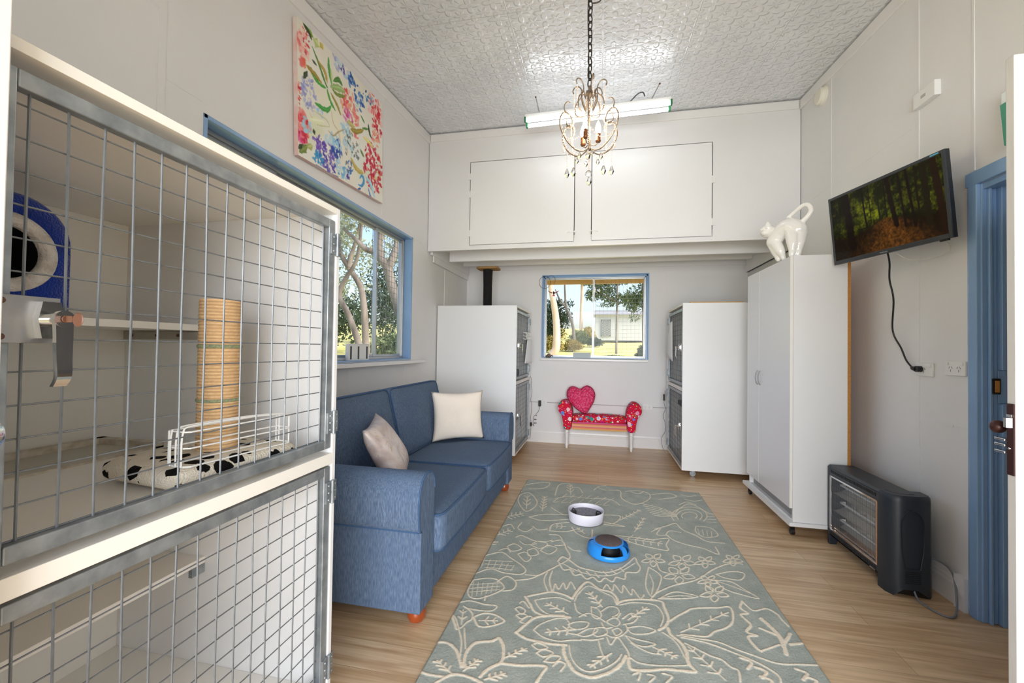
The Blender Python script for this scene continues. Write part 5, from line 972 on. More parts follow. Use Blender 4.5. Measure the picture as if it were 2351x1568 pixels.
# ------------------------------------------------------------------ wall fittings
def outlet(lab, axis, face, sgn, u, z, w=.128, h=.074, slots=2, group=None):
    def P(a, d, b): return (face+sgn*d, u+a, z+b) if axis == 1 else (u+a, face+sgn*d, z+b)
    t = thing('power_outlet', lab, 'power outlet', P(0,0,-h/2), group)
    MB().box(P(-w/2,0,-h/2), P(w/2,.011,h/2)).build('face_plate', m_whitepl, t, smooth=False, bevel=.003)
    for k in range(slots):
        a = 0 if slots == 1 else (-.022+.05*k-.003)
        mb = MB()
        for dx, dz, rot in ((-.008,.004,.5),(.008,.004,-.5),(0,-.012,0)):
            s1, c1 = math.sin(rot)*.006, math.cos(rot)*.006; q = []
            mb.hexa([P(a+dx-s1-.0012,.0112,dz-c1),P(a+dx-s1+.0012,.0112,dz-c1),P(a+dx-s1+.0012,.0118,dz-c1),P(a+dx-s1-.0012,.0118,dz-c1),P(a+dx+s1-.0012,.0112,dz+c1),P(a+dx+s1+.0012,.0112,dz+c1),P(a+dx+s1+.0012,.0118,dz+c1),P(a+dx+s1-.0012,.0118,dz+c1)])
        mb.build('socket_slots', mat('slot_grey', (96,92,90), .6), t, smooth=False)
        MB().box(P((-1 if k == 0 else 1)*w*.36-.008,.011,h*.22), P((-1 if k == 0 else 1)*w*.36+.008,.0155,h*.44)).build('switch', m_whitepl, t, smooth=False, bevel=.0015)
    return t
outlet('white outlet with the black television plug in it', 1, WX1, -1, 2.788, 1.184, .126, .074, 1)
outlet('white double outlet beside the blue door frame', 1, WX1, -1, 2.578, 1.199, .128, .074)
outlet('white double outlet to the left of the red bench', 0, WY1, -1, -.755, .545, .122, .062)
outlet('white double outlet to the right of the red bench', 0, WY1, -1, .617, .533, .128, .074)
mb = MB(); mb.box((WX0,WY1-.006,.535),(-.82,WY1,.545)); mb.hexa([(-.69,WY1-.006,.535),(-.69,WY1,.535),(.55,WY1,.528),(.55,WY1-.006,.528),(-.69,WY1-.006,.545),(-.69,WY1,.545),(.55,WY1,.538),(.55,WY1-.006,.538)]); mb.box((.685,WY1-.006,.525),(1.6,WY1,.535))
tag(mb.build('cable_conduit', mat('conduit_grey', (176,170,166), .5), loc=(0,WY1,.53), smooth=False), 'thin pale conduit running along the back wall between the outlets', 'conduit')
ad = thing('power_adapter', 'black power adapter with curly cord in the outlet left of the bench', 'adapter', (-.785,5.685,.48))
MB().box((-.802,5.65,.49),(-.768,5.70,.566)).build('adapter_body', m_black, ad, smooth=False, bevel=.004)
q = [(-.785,5.665,.49),(-.79,5.66,.46),(-.80,5.65,.42),(-.83,5.65,.385)]
for i in range(16): a = i*1.1; q.append((-.845+.022*math.cos(a), 5.64+.012*math.sin(a*.5), .36-i*.0085+.016*math.sin(a)))
q += [(-.87,5.60,.25),(-.895,5.55,.26)]
MB().tube(catmull(q,4), .0022, 6).build('power_cord', m_black, ad)
sd = thing('smoke_detector', 'round white smoke detector high on the right wall', 'smoke detector', (1.80,3.90,3.33))
mb = MB(); mb.X = Matrix.Translation((1.80,3.90,3.405)) @ Matrix.Rotation(-PI/2,4,'Y'); mb.lathe([(.074,0),(.074,.01),(.068,.014),(.066,.036),(.056,.046),(.0005,.048)], n=32); mb.build('housing', mat('aged_white_plastic', (232,228,214), .4), sd, ang=30)
mb = MB(); mb.X = Matrix.Translation((1.80,3.90,3.405)) @ Matrix.Rotation(-PI/2,4,'Y'); mb.lathe([(.0665,.016),(.0672,.02),(.0665,.024)], n=32); mb.build('vent_gap', mat('slot_grey', (96,92,90), .6), sd)
wbx = thing('door_chime', 'small white box high on the right wall above the television', 'wall box', (1.80,2.755,2.675))
MB().box((1.768,2.675,2.683),(1.80,2.835,2.768)).build('cover', m_whitepl, wbx, smooth=False, bevel=.003); mb = MB()
for i in range(3): mb.box((1.7672,2.74,2.718+i*.006),(1.768,2.775,2.720+i*.006))
mb.build('slots', mat('slot_grey', (96,92,90), .6), wbx, smooth=False)
ex = thing('exit_sign', 'green exit sign box above the blue doorway, mostly hidden by the open door', 'exit sign', (1.80,2.12,2.2))
MB().box((1.745,1.90,2.385),(1.80,2.262,2.44)).build('housing', mat('pale_sign_plastic', (226,232,228), .3), ex, smooth=False, bevel=.004)
mb = MB(); mb.prism([(1.90,2.195),(2.238,2.195),(2.246,2.28),(2.257,2.385),(1.90,2.385)], 0, 1.738, 1.752); mb.build('green_face', m_exitgreen, ex, smooth=False)
# ------------------------------------------------------------------ loft cupboard over the back of the room
LY = 4.294
lf = thing('loft_cupboard', 'white built-in loft cupboard with two doors above the back window', 'cupboard', (-.03, LY, 2.33))
def lbox(name, boxes, m=m_wall, par=None, bev=.002):
    mb = MB()
    for a, b in boxes: mb.box(a, b)
    return mb.build(name, m, par or lf, smooth=False, bevel=bev, seg=1)
zc_ = ceil_z(LY)-.004; LX0, LX1, LY1 = WX0+.006, WX1-.006, WY1-.016; D1, D2, DZ0, DZ1 = (-1.382,-.262), (-.098,1.045), 2.365, 3.268
lbox('front_panel', [((LX0,LY,2.335),(D1[0],LY+.02,zc_)),((D1[1],LY,2.335),(D2[0],LY+.02,zc_)),((D2[1],LY,2.335),(LX1,LY+.02,zc_)),((D1[0],LY,DZ1),(D1[1],LY+.02,zc_)),((D2[0],LY,DZ1+.012),(D2[1],LY+.02,zc_)),((D1[0],LY,2.335),(D1[1],LY+.02,DZ0)),((D2[0],LY,2.335),(D2[1],LY+.02,DZ0))], m_wall, bev=0)
lbox('gap_shade_sheet', [((D1[0]-.05,LY+.021,DZ0-.02),(D2[1]+.05,LY+.026,DZ1+.06))], m_dark, bev=0)  # dark sheet close behind the doors paints the shade in their gaps
for (a, b), hx, s, zt_ in ((D1,-.285,1,DZ1),(D2,-.075,-1,DZ1+.012)):
    g = .0075; d = lbox('door', [((a+g,LY-.004,DZ0+g),(b-g,LY+.012,zt_-g))], m_white)
    x0, x1 = (hx-.045, hx+.05) if s > 0 else (hx-.045, hx+.05)
    mb = MB(); mb.tube(catmull([(hx-.05*1,LY-.008,2.458),(hx-.03,LY-.016,2.464),(hx+.045,LY-.016,2.466)] if s > 0 else [(hx-.04,LY-.016,2.466),(hx+.03,LY-.016,2.464),(hx+.05,LY-.008,2.458)],4), .004, 6); mb.box((hx+s*.03-.008,LY-.012,2.452),(hx+s*.03+.008,LY-.003,2.48)); mb.build('latch', m_trim, d, bevel=.001)
    for z in (DZ0+.14, DZ0+.55) if s < 0 else (DZ0+.13, DZ0+.55, DZ1-.16):
        xh = a+.001 if s > 0 else b-.001
        mb = MB(); mb.box((xh-.022,LY-.007,z-.035),(xh+.022,LY-.003,z+.035)); mb.tube([(xh,LY-.009,z-.035),(xh,LY-.009,z+.035)], .005, 8); mb.build('hinge', m_trim, d, bevel=.001)
lbox('soffit', [((LX0,LY+.02,2.42),(LX1,LY1,2.44))], m_trim)
lbox('edge_moulding', [((LX0,LY-.008,2.318),(LX1-.02,LY+.03,2.338)),((LX0,LY+.02,2.325),(LX1-.02,LY+.05,2.42))], m_trim)
lbox('bearer', [((LX0+.1,4.70,2.285),(LX1-.1,4.745,2.42))], m_trim); lbox('bearer', [((LX0+.08,5.28,2.345),(LX1-.08,5.32,2.42))], m_trim)
lbox('ledger', [((LX0,4.43,2.225),(LX0+.018,LY1,2.30)),((LX0,4.36,2.295),(LX0+.03,LY1,2.42))], m_trim)
lbox('ledger', [((LX1-.02,4.36,2.255),(LX1,LY1-.02,2.42)),((LX1-.03,4.36,2.255),(LX1,LY1-.02,2.335))], m_trim)
mb = MB(); g = .012
mb.box((LX0+.016,LY-.014,zc_-.088),(LX1-.016,LY,zc_-g)); mb.build('cornice_board', m_trim, lf, smooth=False, bevel=.003)
# ------------------------------------------------------------------ small things on the window sills
bx = thing('vent_box', 'white box with three dark slots standing on the long window sill', 'box', (-1.90,3.06,1.146))
MB().box((-1.935,2.93,1.147),(-1.905,3.225,1.288)).build('box_body', m_whitepl, bx, smooth=False, bevel=.003)
mb = MB()
for y in (2.96,3.065,3.19): MB().box((-1.9055,y-.010,1.165),(-1.9035,y+.010,1.268)).build('dark_slot', m_black, bx, smooth=False)
tag(MB().box((-.345,5.70,1.152),(-.115,5.735,1.225)).build('storage_tin', mat('pale_grey_tin', (164,176,182), .4), loc=(-.23,5.72,1.152), smooth=False, bevel=.004), 'pale grey box on the back window sill', 'box')
mt = thing('toy_mouse', 'small grey toy mouse in the left corner of the back window sill', 'toy', (-.68,5.69,1.148))
MB().sphere((-.672,5.69,1.178), .03, 10, 0, .95).build('toy_body', mat('grey_fur', (150,138,120), .95, rgb2=(60,56,60), vscale=(60,60,60)), mt); MB().sphere((-.70,5.68,1.166), .017, 8).build('toy_head', mat('grey_fur'), mt)
MB().tube(catmull([(-.645,5.695,1.17),(-.63,5.695,1.185),(-.62,5.695,1.16)],4), .0035, 6).build('toy_tail', m_dark, mt)
bo = thing('hanging_ornament', 'red hummingbird hanging from black wire hoops at the back window corner', 'ornament', (-.66,5.69,2.0))
def ring(c, r, a0, a1, n=28): return [(c[0]+r*math.cos(a0+(a1-a0)*i/n), c[1], c[2]+r*1.1*math.sin(a0+(a1-a0)*i/n)) for i in range(n+1)]
MB().tube(ring((-.741,5.688,2.178),.077,0,2*PI)[:-1], .0022, 6, True).build('wire_hoop', m_black, bo)
MB().tube(ring((-.655,5.688,2.205),.058,PI*.85,-PI*.28), .0022, 6).build('wire_hoop', m_black, bo); MB().tube([(-.741,5.69,2.10),(-.742,5.69,2.26)], .0018, 5).build('wire_stem', m_black, bo)
m_redw = mat('crimson_glass', (150,20,44), .3)
MB().tube(catmull([(-.625,5.692,2.052),(-.615,5.692,2.036),(-.617,5.692,2.012)],4), [.006,.008,.010,.012,.012,.013,.012,.010,.006][:9], 8).build('bird_body', mat('dark_bird', (30,44,36), .4), bo)
for s in (-1,1):
    mb = MB(); mb.prism([(-.62+s*.008,2.035),(-.62+s*.05,2.052),(-.62+s*.083,2.068),(-.62+s*.06,2.044),(-.62+s*.02,2.022)][::s], 1, 5.690, 5.694); mb.build('wing', m_redw, bo, smooth=False)
mb = MB(); mb.prism([(-.63,2.01),(-.605,2.01),(-.598,1.985),(-.618,1.99),(-.634,1.986)], 1, 5.690, 5.694); mb.build('tail', mat('magenta_glass', (190,30,110), .3), bo, smooth=False)
MB().tube([(-.62,5.69,2.045),(-.61,5.689,2.17)], .0006, 4).build('thread', m_black, bo)
# ------------------------------------------------------------------ twin-tube light hung on chains
FLc = Vector((-.054, 3.75, 3.36)); fl = thing('fluorescent_light', 'twin-tube fluorescent light hung on chains below the ceiling', 'ceiling light', tuple(FLc))
FM = frame(FLc, (1.262,0,.028), (0,1,0), (-.028,0,1.262)); FM = Matrix.Translation(FLc) @ Matrix.Rotation(-math.atan2(.028,1.262),4,'Y'); hl = .632
mb = MB(); mb.X = FM; mb.prism([(-.042,.012),(.042,.012),(.036,.052),(-.036,.052)], 0, -hl, hl); mb.build('batten', m_whitepl, fl, smooth=False, bevel=.003)
for y in (-.048,.048):
    mb = MB(); mb.X = FM; mb.tube([(-hl+.02,y,-.012),(hl-.02,y,-.012)], .0165, 14); mb.build('tube_lamp', m_tube, fl)
    for s in (-1,1):
        mb = MB(); mb.X = FM; mb.box((s*(hl-.006)-.007,y-.016,-.032),(s*(hl-.006)+.007,y+.016,.014)); mb.build('end_cap', m_green, fl, smooth=False, bevel=.002)
def chain(p, q, L, r, m, name, par):
    p, q = Vector(p), Vector(q); d = q-p; n_ = max(2,int(d.length/(L*.78))); t = d.normalized(); u = t.orthogonal().normalized(); mb = MB()
    for i in range(n_):
        c_ = p+d*((i+.5)/n_); a = u if i % 2 else t.cross(u); pts = []
        for k in range(12): w = 2*PI*k/12; pts.append(c_+t*(L*.5*math.cos(w))+a*(L*.27*math.sin(w)))
        mb.tube(pts, r, 5, True)
    return mb.build(name, m, par)
m_chain = mat('dull_chain', (126,120,112), .45, .6)
for a, b in (((-.594,3.75,ceil_z(3.75)),(-.555,3.75,FLc.z+.04)),((.484,3.75,ceil_z(3.75)),(.41,3.75,FLc.z+.062))):
    chain(a, b, .016, .0014, m_chain, 'chain', fl); mb = MB(); mb.sphere((a[0],a[1],a[2]-.004), .008, 6); mb.build('ceiling_hook', m_brass, fl)
mb = MB(); mb.tube(catmull([(.05,3.77,3.41),(.12,3.80,3.44),(.22,3.80,3.45),(.30,3.76,3.50),(.345,3.75,3.505),(.36,3.75,3.47)],8), .005, 8); mb.build('power_cord', mat('dark_cord', (58,60,66), .4), fl)
# ------------------------------------------------------------------ crystal chandelier
CX, CY = -.071, 2.40
ch = thing('chandelier', 'small bronze scroll chandelier with crystal drops on a chain', 'chandelier', (CX,CY,2.24))
chain((CX,CY,ceil_z(CY)), (CX,CY,2.765), .052, .0036, mat('black_chain', (46,42,38), .4, .6), 'chain', ch)
mb = MB(); mb.tube(catmull([(CX-.006,CY,ceil_z(CY)-.01),(CX-.014,CY+.004,3.2),(CX-.008,CY,3.0),(CX-.003,CY,2.8)],8), .003, 6); mb.tube(catmull([(CX,CY,ceil_z(CY)-.02),(CX+.05,CY,3.36),(CX+.075,CY,3.30),(CX+.05,CY,3.25),(CX+.01,CY,3.245)],8), .004, 6); mb.build('flex', mat('brown_flex', (70,66,58), .5), ch)
def zz_(y): return 2.833-(y-128)*.000423*1.06
def P3(a, r, z): return (CX+r*math.cos(a), CY+r*math.sin(a), z)
NA = 6
mb = MB(); mb.lathe([(.0005,0),(.009,.004),(.013,.012),(.008,.022),(.006,.12),(.011,.13),(.006,.14),(.005,.30),(.012,.31),(.02,.325),(.012,.345),(.007,.355),(.009,.37),(.0005,.378)], (CX,CY,2.395), 16); mb.build('centre_column', m_iron, ch)
for k in range(NA):
    a = 2*PI*k/NA+.52
    arm_ = [(.012,2.405),(.045,2.388),(.085,2.392),(.135,2.428),(.17,2.48),(.183,2.53),(.172,2.572),(.148,2.59),(.120,2.578),(.106,2.55),(.108,2.522),(.122,2.512)]
    ao = MB().tube([P3(a,r,z) for r,z in [(p.x,p.z) for p in catmull([(r,0,z) for r,z in arm_],5)]], .0036, 7).build('scroll_arm', m_iron, ch)
    fin = [(.148,2.59),(.156,2.61),(.152,2.635),(.135,2.652),(.120,2.650)]
    MB().tube([P3(a,p.x,p.z) for p in catmull([(r,0,z) for r,z in fin],5)], .003, 6).build('scroll_finial', m_iron, ao)
    crown_ = [(.015,2.60),(.05,2.602),(.078,2.62),(.084,2.655),(.074,2.69),(.052,2.712),(.044,2.738),(.05,2.765),(.068,2.784),(.088,2.782),(.099,2.765),(.094,2.748)]
    co = MB().tube([P3(a+.26,p.x,p.z) for p in catmull([(r,0,z) for r,z in crown_],5)], .0034, 7).build('crown_scroll', m_iron, ch)
    inner = [(.02,2.62),(.036,2.66),(.05,2.70),(.05,2.73),(.036,2.735),(.03,2.715)]
    MB().tube([P3(a,p.x,p.z) for p in catmull([(r,0,z) for r,z in inner],5)], .003, 6).build('inner_scroll', m_iron, ch)
    # bead strings: along the arm, from arm to arm, and up to the crown
    a2 = a+2*PI/NA; ap = catmull([(r,0,z) for r,z in arm_],6); pz = lambda A, r, z: Vector(P3(A,r,z))
    def string(pts, r):
        mb = MB()
        for p in pts: mb.sphere(p, r, 5)
        mb.build('bead_string', m_beads, ch)
    string([P3(a+.02*(1 if i % 4 else -1), ap[i].x-.007, ap[i].z+.004) for i in range(6, len(ap)-6, 2)], .0036)
    sag = lambda p, q, n_, d: [p.lerp(q, (i+.5)/n_)-Vector((0,0,d*4*((i+.5)/n_)*(1-(i+.5)/n_))) for i in range(n_)]
    string(sag(pz(a,.165,2.47), pz(a2,.165,2.47), 15, .06), .0042)
    string(sag(pz(a,.15,2.585), pz(a+.26,.082,2.65), 12, .035), .004)
    string([P3(a+.26,.09,2.745-i*.009) for i in range(9)], .0038)
    string([P3(a,.112,2.51-i*.0095) for i in range(10)], .0042)
    # drop: bead chain plus kite crystal
    r0, zt0 = (.148, 2.435) if k % 2 == 0 else (.095, 2.39)
    mb = MB()
    for i in range(8): mb.sphere(P3(a,r0,zt0-.006-i*.0115), .0036, 5)
    mb.build('drop_chain', m_beads, ch)
    mb = MB(); c_ = P3(a,r0,zt0-.142); mb.lathe([(.0005,.045),(.004,.04),(.0135,.012),(.0145,.008),(.007,-.008),(.0005,-.014)], c_, 6); mb.build('crystal_drop', m_crystal, ch, smooth=False)
    mb = MB(); c_ = P3(a+.26,.07,2.375-.03); mb.lathe([(.0005,.032),(.003,.028),(.010,.008),(.0108,.004),(.005,-.007),(.0005,-.011)], c_, 6); mb.build('crystal_drop', m_crystal, ch, smooth=False)
mb = MB()
for i in range(10): mb.sphere((CX,CY,2.392-i*.0105), .0044, 5)
mb.build('drop_chain', m_beads, ch)
mb = MB(); mb.sphere((CX,CY,2.266), .0195, 14); mb.build('crystal_ball', m_crystal, ch, smooth=False)
for k in range(3):
    a = 2*PI*k/3+.2; x, y, _ = P3(a,.052,0); zc2 = 2.475
    MB().tube(catmull([(CX,CY,2.44),P3(a,.03,2.428),P3(a,.052,2.445)],4), .003, 6).build('candle_arm', m_iron, ch)
    MB().lathe([(.012,-.028),(.016,-.02),(.0135,-.012),(.0135,.02),(.011,.022)], (x,y,zc2), 14).build('candle_socket', m_socket, ch)
    MB().lathe([(.009,.02),(.014,.034),(.0165,.05),(.013,.068),(.007,.084),(.0005,.096)], (x,y,zc2), 14).build('bulb', m_bulb, ch)
# ------------------------------------------------------------------ glazed cat figurine on the wardrobe
def cat_pt(x, z, dy=0.0, off=0.0):
    Y = 3.345+(1.42-x)*.72+dy; k = Y/3.36; return Vector((x*k+off, Y, HC+(z-HC)*k))
cmb = MB()
def limb(pts, rs, sub=5):
    q = catmull(pts, sub); R = []
    for i in range(len(pts)-1): R += [rs[i]+(rs[i+1]-rs[i])*k/sub for k in range(sub)]
    R.append(rs[-1]); cmb.tube(q, R, 14); cmb.sphere(q[0], rs[0], 10); cmb.sphere(q[-1], rs[-1], 10)
def zl(v, dz): return Vector((v.x, v.y, v.z+dz))
rump, body, sho, ches = cat_pt(1.385,2.150), cat_pt(1.335,2.172), cat_pt(1.272,2.130), cat_pt(1.232,2.070)
limb([rump, body, sho, ches], [.066,.072,.056,.050])
head = cat_pt(1.190,2.150); limb([sho, cat_pt(1.225,2.142), head], [.044,.042,.049]); limb([head, head+Vector((-.030,-.026,-.016))], [.036,.022])
for (fx, fy) in ((1.300,3.458),(1.320,3.422)): limb([ches+Vector((.004,(fy-3.44)*.8,-.01)), Vector(((fx+ches.x*1.0)/2, fy+.004, 2.02)), Vector((fx-.006, fy, 1.98)), Vector((fx, fy, 1.962))], [.044,.034,.020,.018])
for (fx, fy) in ((1.336,3.325),(1.374,3.325)): limb([rump+Vector(((fx-1.36)*1.2,.0,-.02)), Vector((fx+.012, fy+.012, 2.06)), Vector((fx+.006, fy+.004, 2.0)), Vector((fx, fy, 1.963))], [.052,.042,.025,.019])
limb([zl(rump,.03),cat_pt(1.425,2.215),cat_pt(1.452,2.245),cat_pt(1.472,2.282),cat_pt(1.467,2.316),cat_pt(1.444,2.333),cat_pt(1.415,2.323),cat_pt(1.375,2.288),cat_pt(1.325,2.243)], [.022,.019,.0175,.0165,.016,.016,.0155,.0145,.012])
for dx, dy in ((-.008,-.032),(.028,.022)): cmb.lathe([(.022,-.020),(.020,.004),(.010,.026),(.0015,.036)], (head.x+dx,head.y+dy,head.z+.034), 10)
CP = Vector((1.36,3.38,1.943))
co = cmb.build('cat_figurine', m_ceramic, loc=CP, ang=0)
rm = co.modifiers.new('blend','REMESH'); rm.mode = 'VOXEL'; rm.voxel_size = .0045; rm.use_smooth_shade = True
sm = co.modifiers.new('soft','SMOOTH'); sm.factor = .5; sm.iterations = 7
tag(co, 'white glazed cat figurine with arched tail standing on the wardrobe', 'figurine')
fd = Vector((-.75,-.66,0))
MB().sphere(head+Vector((-.044,-.038,-.012)), .0065, 8).build('nose', m_ceramic, co)
for s in (-1,1): MB().sphere(head+fd*.046+Vector((.66*s*.020,-.75*s*.020,.012)), .0075, 8).build('eye', m_ceramic, co)
# inline switch cords on the cage sides
q = [(.795,5.43,.78),(.79,5.435,.70),(.785,5.44,.62),(.80,5.435,.55),(.775,5.45,.47),(.80,5.44,.38),(.80,5.44,.28),(.765,5.46,.20),(.77,5.46,.10),(.80,5.44,.02)]
cd = thing('inline_switch_cord', 'grey cord with black switch hanging beside the right-hand cage', 'cord', (.80,5.44,.005))
MB().tube(catmull(q,6), .003, 6).build('cable', m_cordgrey, cd); MB().box((.772,5.43,.655),(.796,5.448,.735)).build('switch', m_black, cd, smooth=False, bevel=.004)
q = [(-.89,5.50,.90),(-.878,5.525,.85),(-.884,5.53,.78),(-.872,5.535,.70),(-.886,5.53,.6),(-.874,5.53,.5),(-.884,5.53,.36),(-.88,5.525,.28),(-.882,5.53,.16),(-.89,5.50,.08)]
cd = thing('inline_switch_cord', 'grey cord with black switch running down the back left cage edge', 'cord', (-.885,5.52,.05))
MB().tube(catmull(q,6), .003, 6).build('cable', m_cordgrey, cd); MB().box((-.892,5.52,.24),(-.868,5.545,.29)).build('switch', m_black, cd, smooth=False, bevel=.004)
# ------------------------------------------------------------------ garden outside the windows
def ground_z(x, y):
    d = math.hypot(x, y); return -.25+.078*max(0, d-3.2)+.05*math.sin(x*.7+1)*math.cos(y*.5)*min(1,max(0,(d-8)/5))
N = 70; mb = MB()
def gfn(u, v):
    x = -45+75*u; y = -6+66*v
    z = ground_z(x, y)
    if WX0-.6 < x < 3.4 and y < WY1+.8: z = min(z, -.25)
    return (x, y, z)
mb.grid(gfn, 75, 66); struct(mb.build('ground', m_grass, ang=0), 'sunlit pale lawn rising away from the windows', 'lawn')
def leaf_mesh(name, m, parent, blobs, n, size, loc=None):
    """leaf cards scattered through ellipsoid clumps: (x, y, z, rx, ry, rz)"""
    B = np.array(blobs, float); vol = B[:,3]*B[:,4]*B[:,5]; pick = RNG.choice(len(B), n, p=vol/vol.sum()); b = B[pick]
    d = RNG.normal(0,1,(n,3)); d /= np.linalg.norm(d,axis=1)[:,None]; rad = RNG.random((n,1))**.45
    P = b[:,:3]+d*rad*b[:,3:6]
    t = RNG.normal(0,1,(n,3)); t[:,2] -= .7; t /= np.linalg.norm(t,axis=1)[:,None]; w = np.cross(t, RNG.normal(0,1,(n,3))); w /= np.linalg.norm(w,axis=1)[:,None]
    L = size*(.6+.8*RNG.random((n,1))); W = L*.36
    V = np.stack([P-t*L*.5, P+w*W*.5, P+t*L*.5, P-w*W*.5],1).reshape(-1,3)
    org = np.array(WO[parent.name]); V = V-org
    me = bpy.data.meshes.new(name); me.vertices.add(len(V)); me.vertices.foreach_set('co', V.ravel()); F = np.arange(len(V)); me.loops.add(len(F)); me.loops.foreach_set('vertex_index', F); me.polygons.add(n); me.polygons.foreach_set('loop_start', np.arange(0,len(F),4)); me.update(calc_edges=True); me.materials.append(m)
    o = bpy.data.objects.new(name, me); COL.objects.link(o); o.parent = parent; WO[o.name] = WO[parent.name]; return o
def tree(label, limbs, blobs, n, size, bark, leaf, group=None):
    b0 = limbs[0][0][0]; gz = ground_z(b0[0], b0[1]); t = thing('gum_tree', label, 'tree', (b0[0],b0[1],gz), group)
    mb = MB()
    for i, (pts, r0, r1) in enumerate(limbs):
        pts = list(pts)
        if i == 0: pts = [(b0[0],b0[1],gz-.1)]+pts
        q = catmull(pts, 5); mb.tube(q, [r0+(r1-r0)*k/(len(q)-1) for k in range(len(q))], 9)
    mb.build('trunk', bark, t, ang=0)
    if blobs: leaf_mesh('foliage', leaf, t, blobs, n, size)
    return t
tree('gum tree with a slender trunk leaning left beyond the long window', [([(-5.43,9.09,1.06),(-5.45,9.08,1.32),(-5.51,9.05,2.25),(-5.61,9.02,2.73),(-5.87,8.96,3.13),(-6.06,8.91,3.48),(-6.25,8.88,4.1),(-6.3,8.85,5.2)],.10,.04),([(-5.87,8.96,3.13),(-5.83,8.97,3.39),(-5.74,8.98,3.68),(-5.6,9.0,4.3)],.07,.03)],
     [(-6.1,9.75,3.6,.9,.8,.45),(-6.7,9.9,2.9,.8,.7,.5),(-6.5,9.6,5.0,1.2,.9,.9),(-7.2,9.6,4.2,.9,.9,.5),(-5.4,10.4,4.0,.7,.6,.5)], 4200, .12, m_bark, m_leafpale, 'garden gum trees')
tree('gum tree with a forked pale trunk at the left of the long window', [([(-5.01,8.15,1.08),(-5.07,8.14,1.36),(-5.27,8.08,1.93),(-5.47,8.04,2.31),(-5.42,8.04,2.57),(-5.32,8.06,2.76),(-5.1,8.1,3.2),(-5.0,8.1,4.2)],.085,.03)],
     [(-5.1,8.45,4.6,.6,.45,.6),(-5.6,8.3,3.75,.35,.3,.3)], 1100, .12, m_bark, m_leafpale, 'garden gum trees')
tree('large gum tree with a thick bending trunk at the right of the long window', [([(-3.45,7.45,1.2),(-3.67,7.4,1.74),(-3.78,7.37,2.11),(-3.89,7.34,2.44),(-3.96,7.32,2.73),(-4.05,7.3,2.89),(-4.1,7.29,2.97),(-4.12,7.28,3.22),(-4.09,7.29,3.5),(-4.0,7.3,4.5)],.12,.05),([(-3.96,7.32,2.73),(-3.88,7.34,2.98),(-3.81,7.35,3.23),(-3.86,7.33,3.6)],.08,.04),([(-4.1,7.29,2.97),(-4.2,7.27,3.06),(-4.38,7.23,3.12),(-4.53,7.2,3.26),(-4.61,7.18,3.34),(-4.8,7.15,3.5)],.07,.03)],
     [(-4.0,6.95,4.5,.8,.7,.5),(-4.55,7.1,3.75,.4,.4,.3)], 1500, .12, m_bark, m_leafpale, 'garden gum trees')
def shrub(label, c, r, n, size, leaf, name='shrub', group=None):
    gz = ground_z(c[0], c[1]); t = thing(name, label, 'shrub', (c[0],c[1],gz), group)
    leaf_mesh('foliage', leaf, t, [(c[0]+r[0]*dx, c[1]+r[1]*dy, gz+r[2]*(.75+dz), r[0]*k, r[1]*k, r[2]*k*.9) for dx,dy,dz,k in ((0,0,.1,.75),(.4,.2,-.1,.55),(-.45,.1,-.15,.55),(.1,-.3,-.2,.5),(-.1,.2,.45,.5))], n, size)
    MB().tube([(c[0],c[1],gz-.05),(c[0],c[1],gz+r[2]*.9)], .03, 6).build('stem', m_bark, t); return t
for i, (x, y, r, n_, lf_, lb) in enumerate(((-11.0,15.0,(2.0,1.5,2.0),2600,m_leafdark,'dark conifer-like bush behind the garden gum trees'),(-11.4,20.6,(2.2,1.5,2.9),2600,m_leafdark,'dark bush in line with the middle of the long window'),(-7.55,14.3,(.9,.8,.6),900,m_leaf,'low green bush near the right side of the long window'),(-16.2,17.5,(2.6,2.0,2.6),2200,m_leaf,'tall green bush at the far left of the long window'),(-13.0,26,(2.8,2,4.0),2200,m_leafpale,'silvery tree-height bush far beyond the long window'))):
    shrub(lb, (x,y), r, n_, .24, lf_)
# seen through the back window
tree('pale leaning gum trunk at the left of the back window', [([(-1.62,14.0,.95),(-1.43,14.0,1.26),(-1.40,14.01,1.67),(-1.41,14.0,1.99),(-1.45,13.98,2.41),(-1.5,13.97,2.73),(-1.56,13.95,3.05),(-1.61,13.93,3.35),(-1.66,13.92,4.2)],.15,.085)], [(-1.7,14,5.6,1.2,1.2,.7)], 500, .2, m_barkpale, m_leaf, 'garden gum trees')
tree('thin white gum trunk left of the window bar', [([(-1.32,30.35,2.2),(-1.31,30.35,2.75),(-1.3,30.34,3.74),(-1.27,30.32,5.11),(-1.24,30.31,7.5)],.13,.10)], [(-.6,30.4,6.2,1.0,1,.5)], 260, .3, m_barkpale, m_leaf, 'garden gum trees')
tree('slanting dark gum with a bare fork beyond the pale trunk', [([(-1.30,22.2,1.7),(-1.40,22.15,2.6),(-1.72,22.08,3.41),(-1.79,22.06,4.07),(-1.83,22.04,5.0)],.10,.04),([(-1.72,22.08,3.41),(-2.08,22.0,3.9),(-2.3,22,4.4)],.06,.03)], [(-2.6,22.4,3.2,.8,.8,.75),(-1.9,22.4,2.9,.55,.6,.6),(-2.3,22.4,3.75,.5,.5,.3),(-3.2,22.4,2.7,.9,.8,.9),(-1.6,22.3,3.7,.3,.3,.25),(-2.5,22.6,2.3,.7,.5,.5)], 4600, .15, m_bark, m_leafdark, 'garden gum trees')
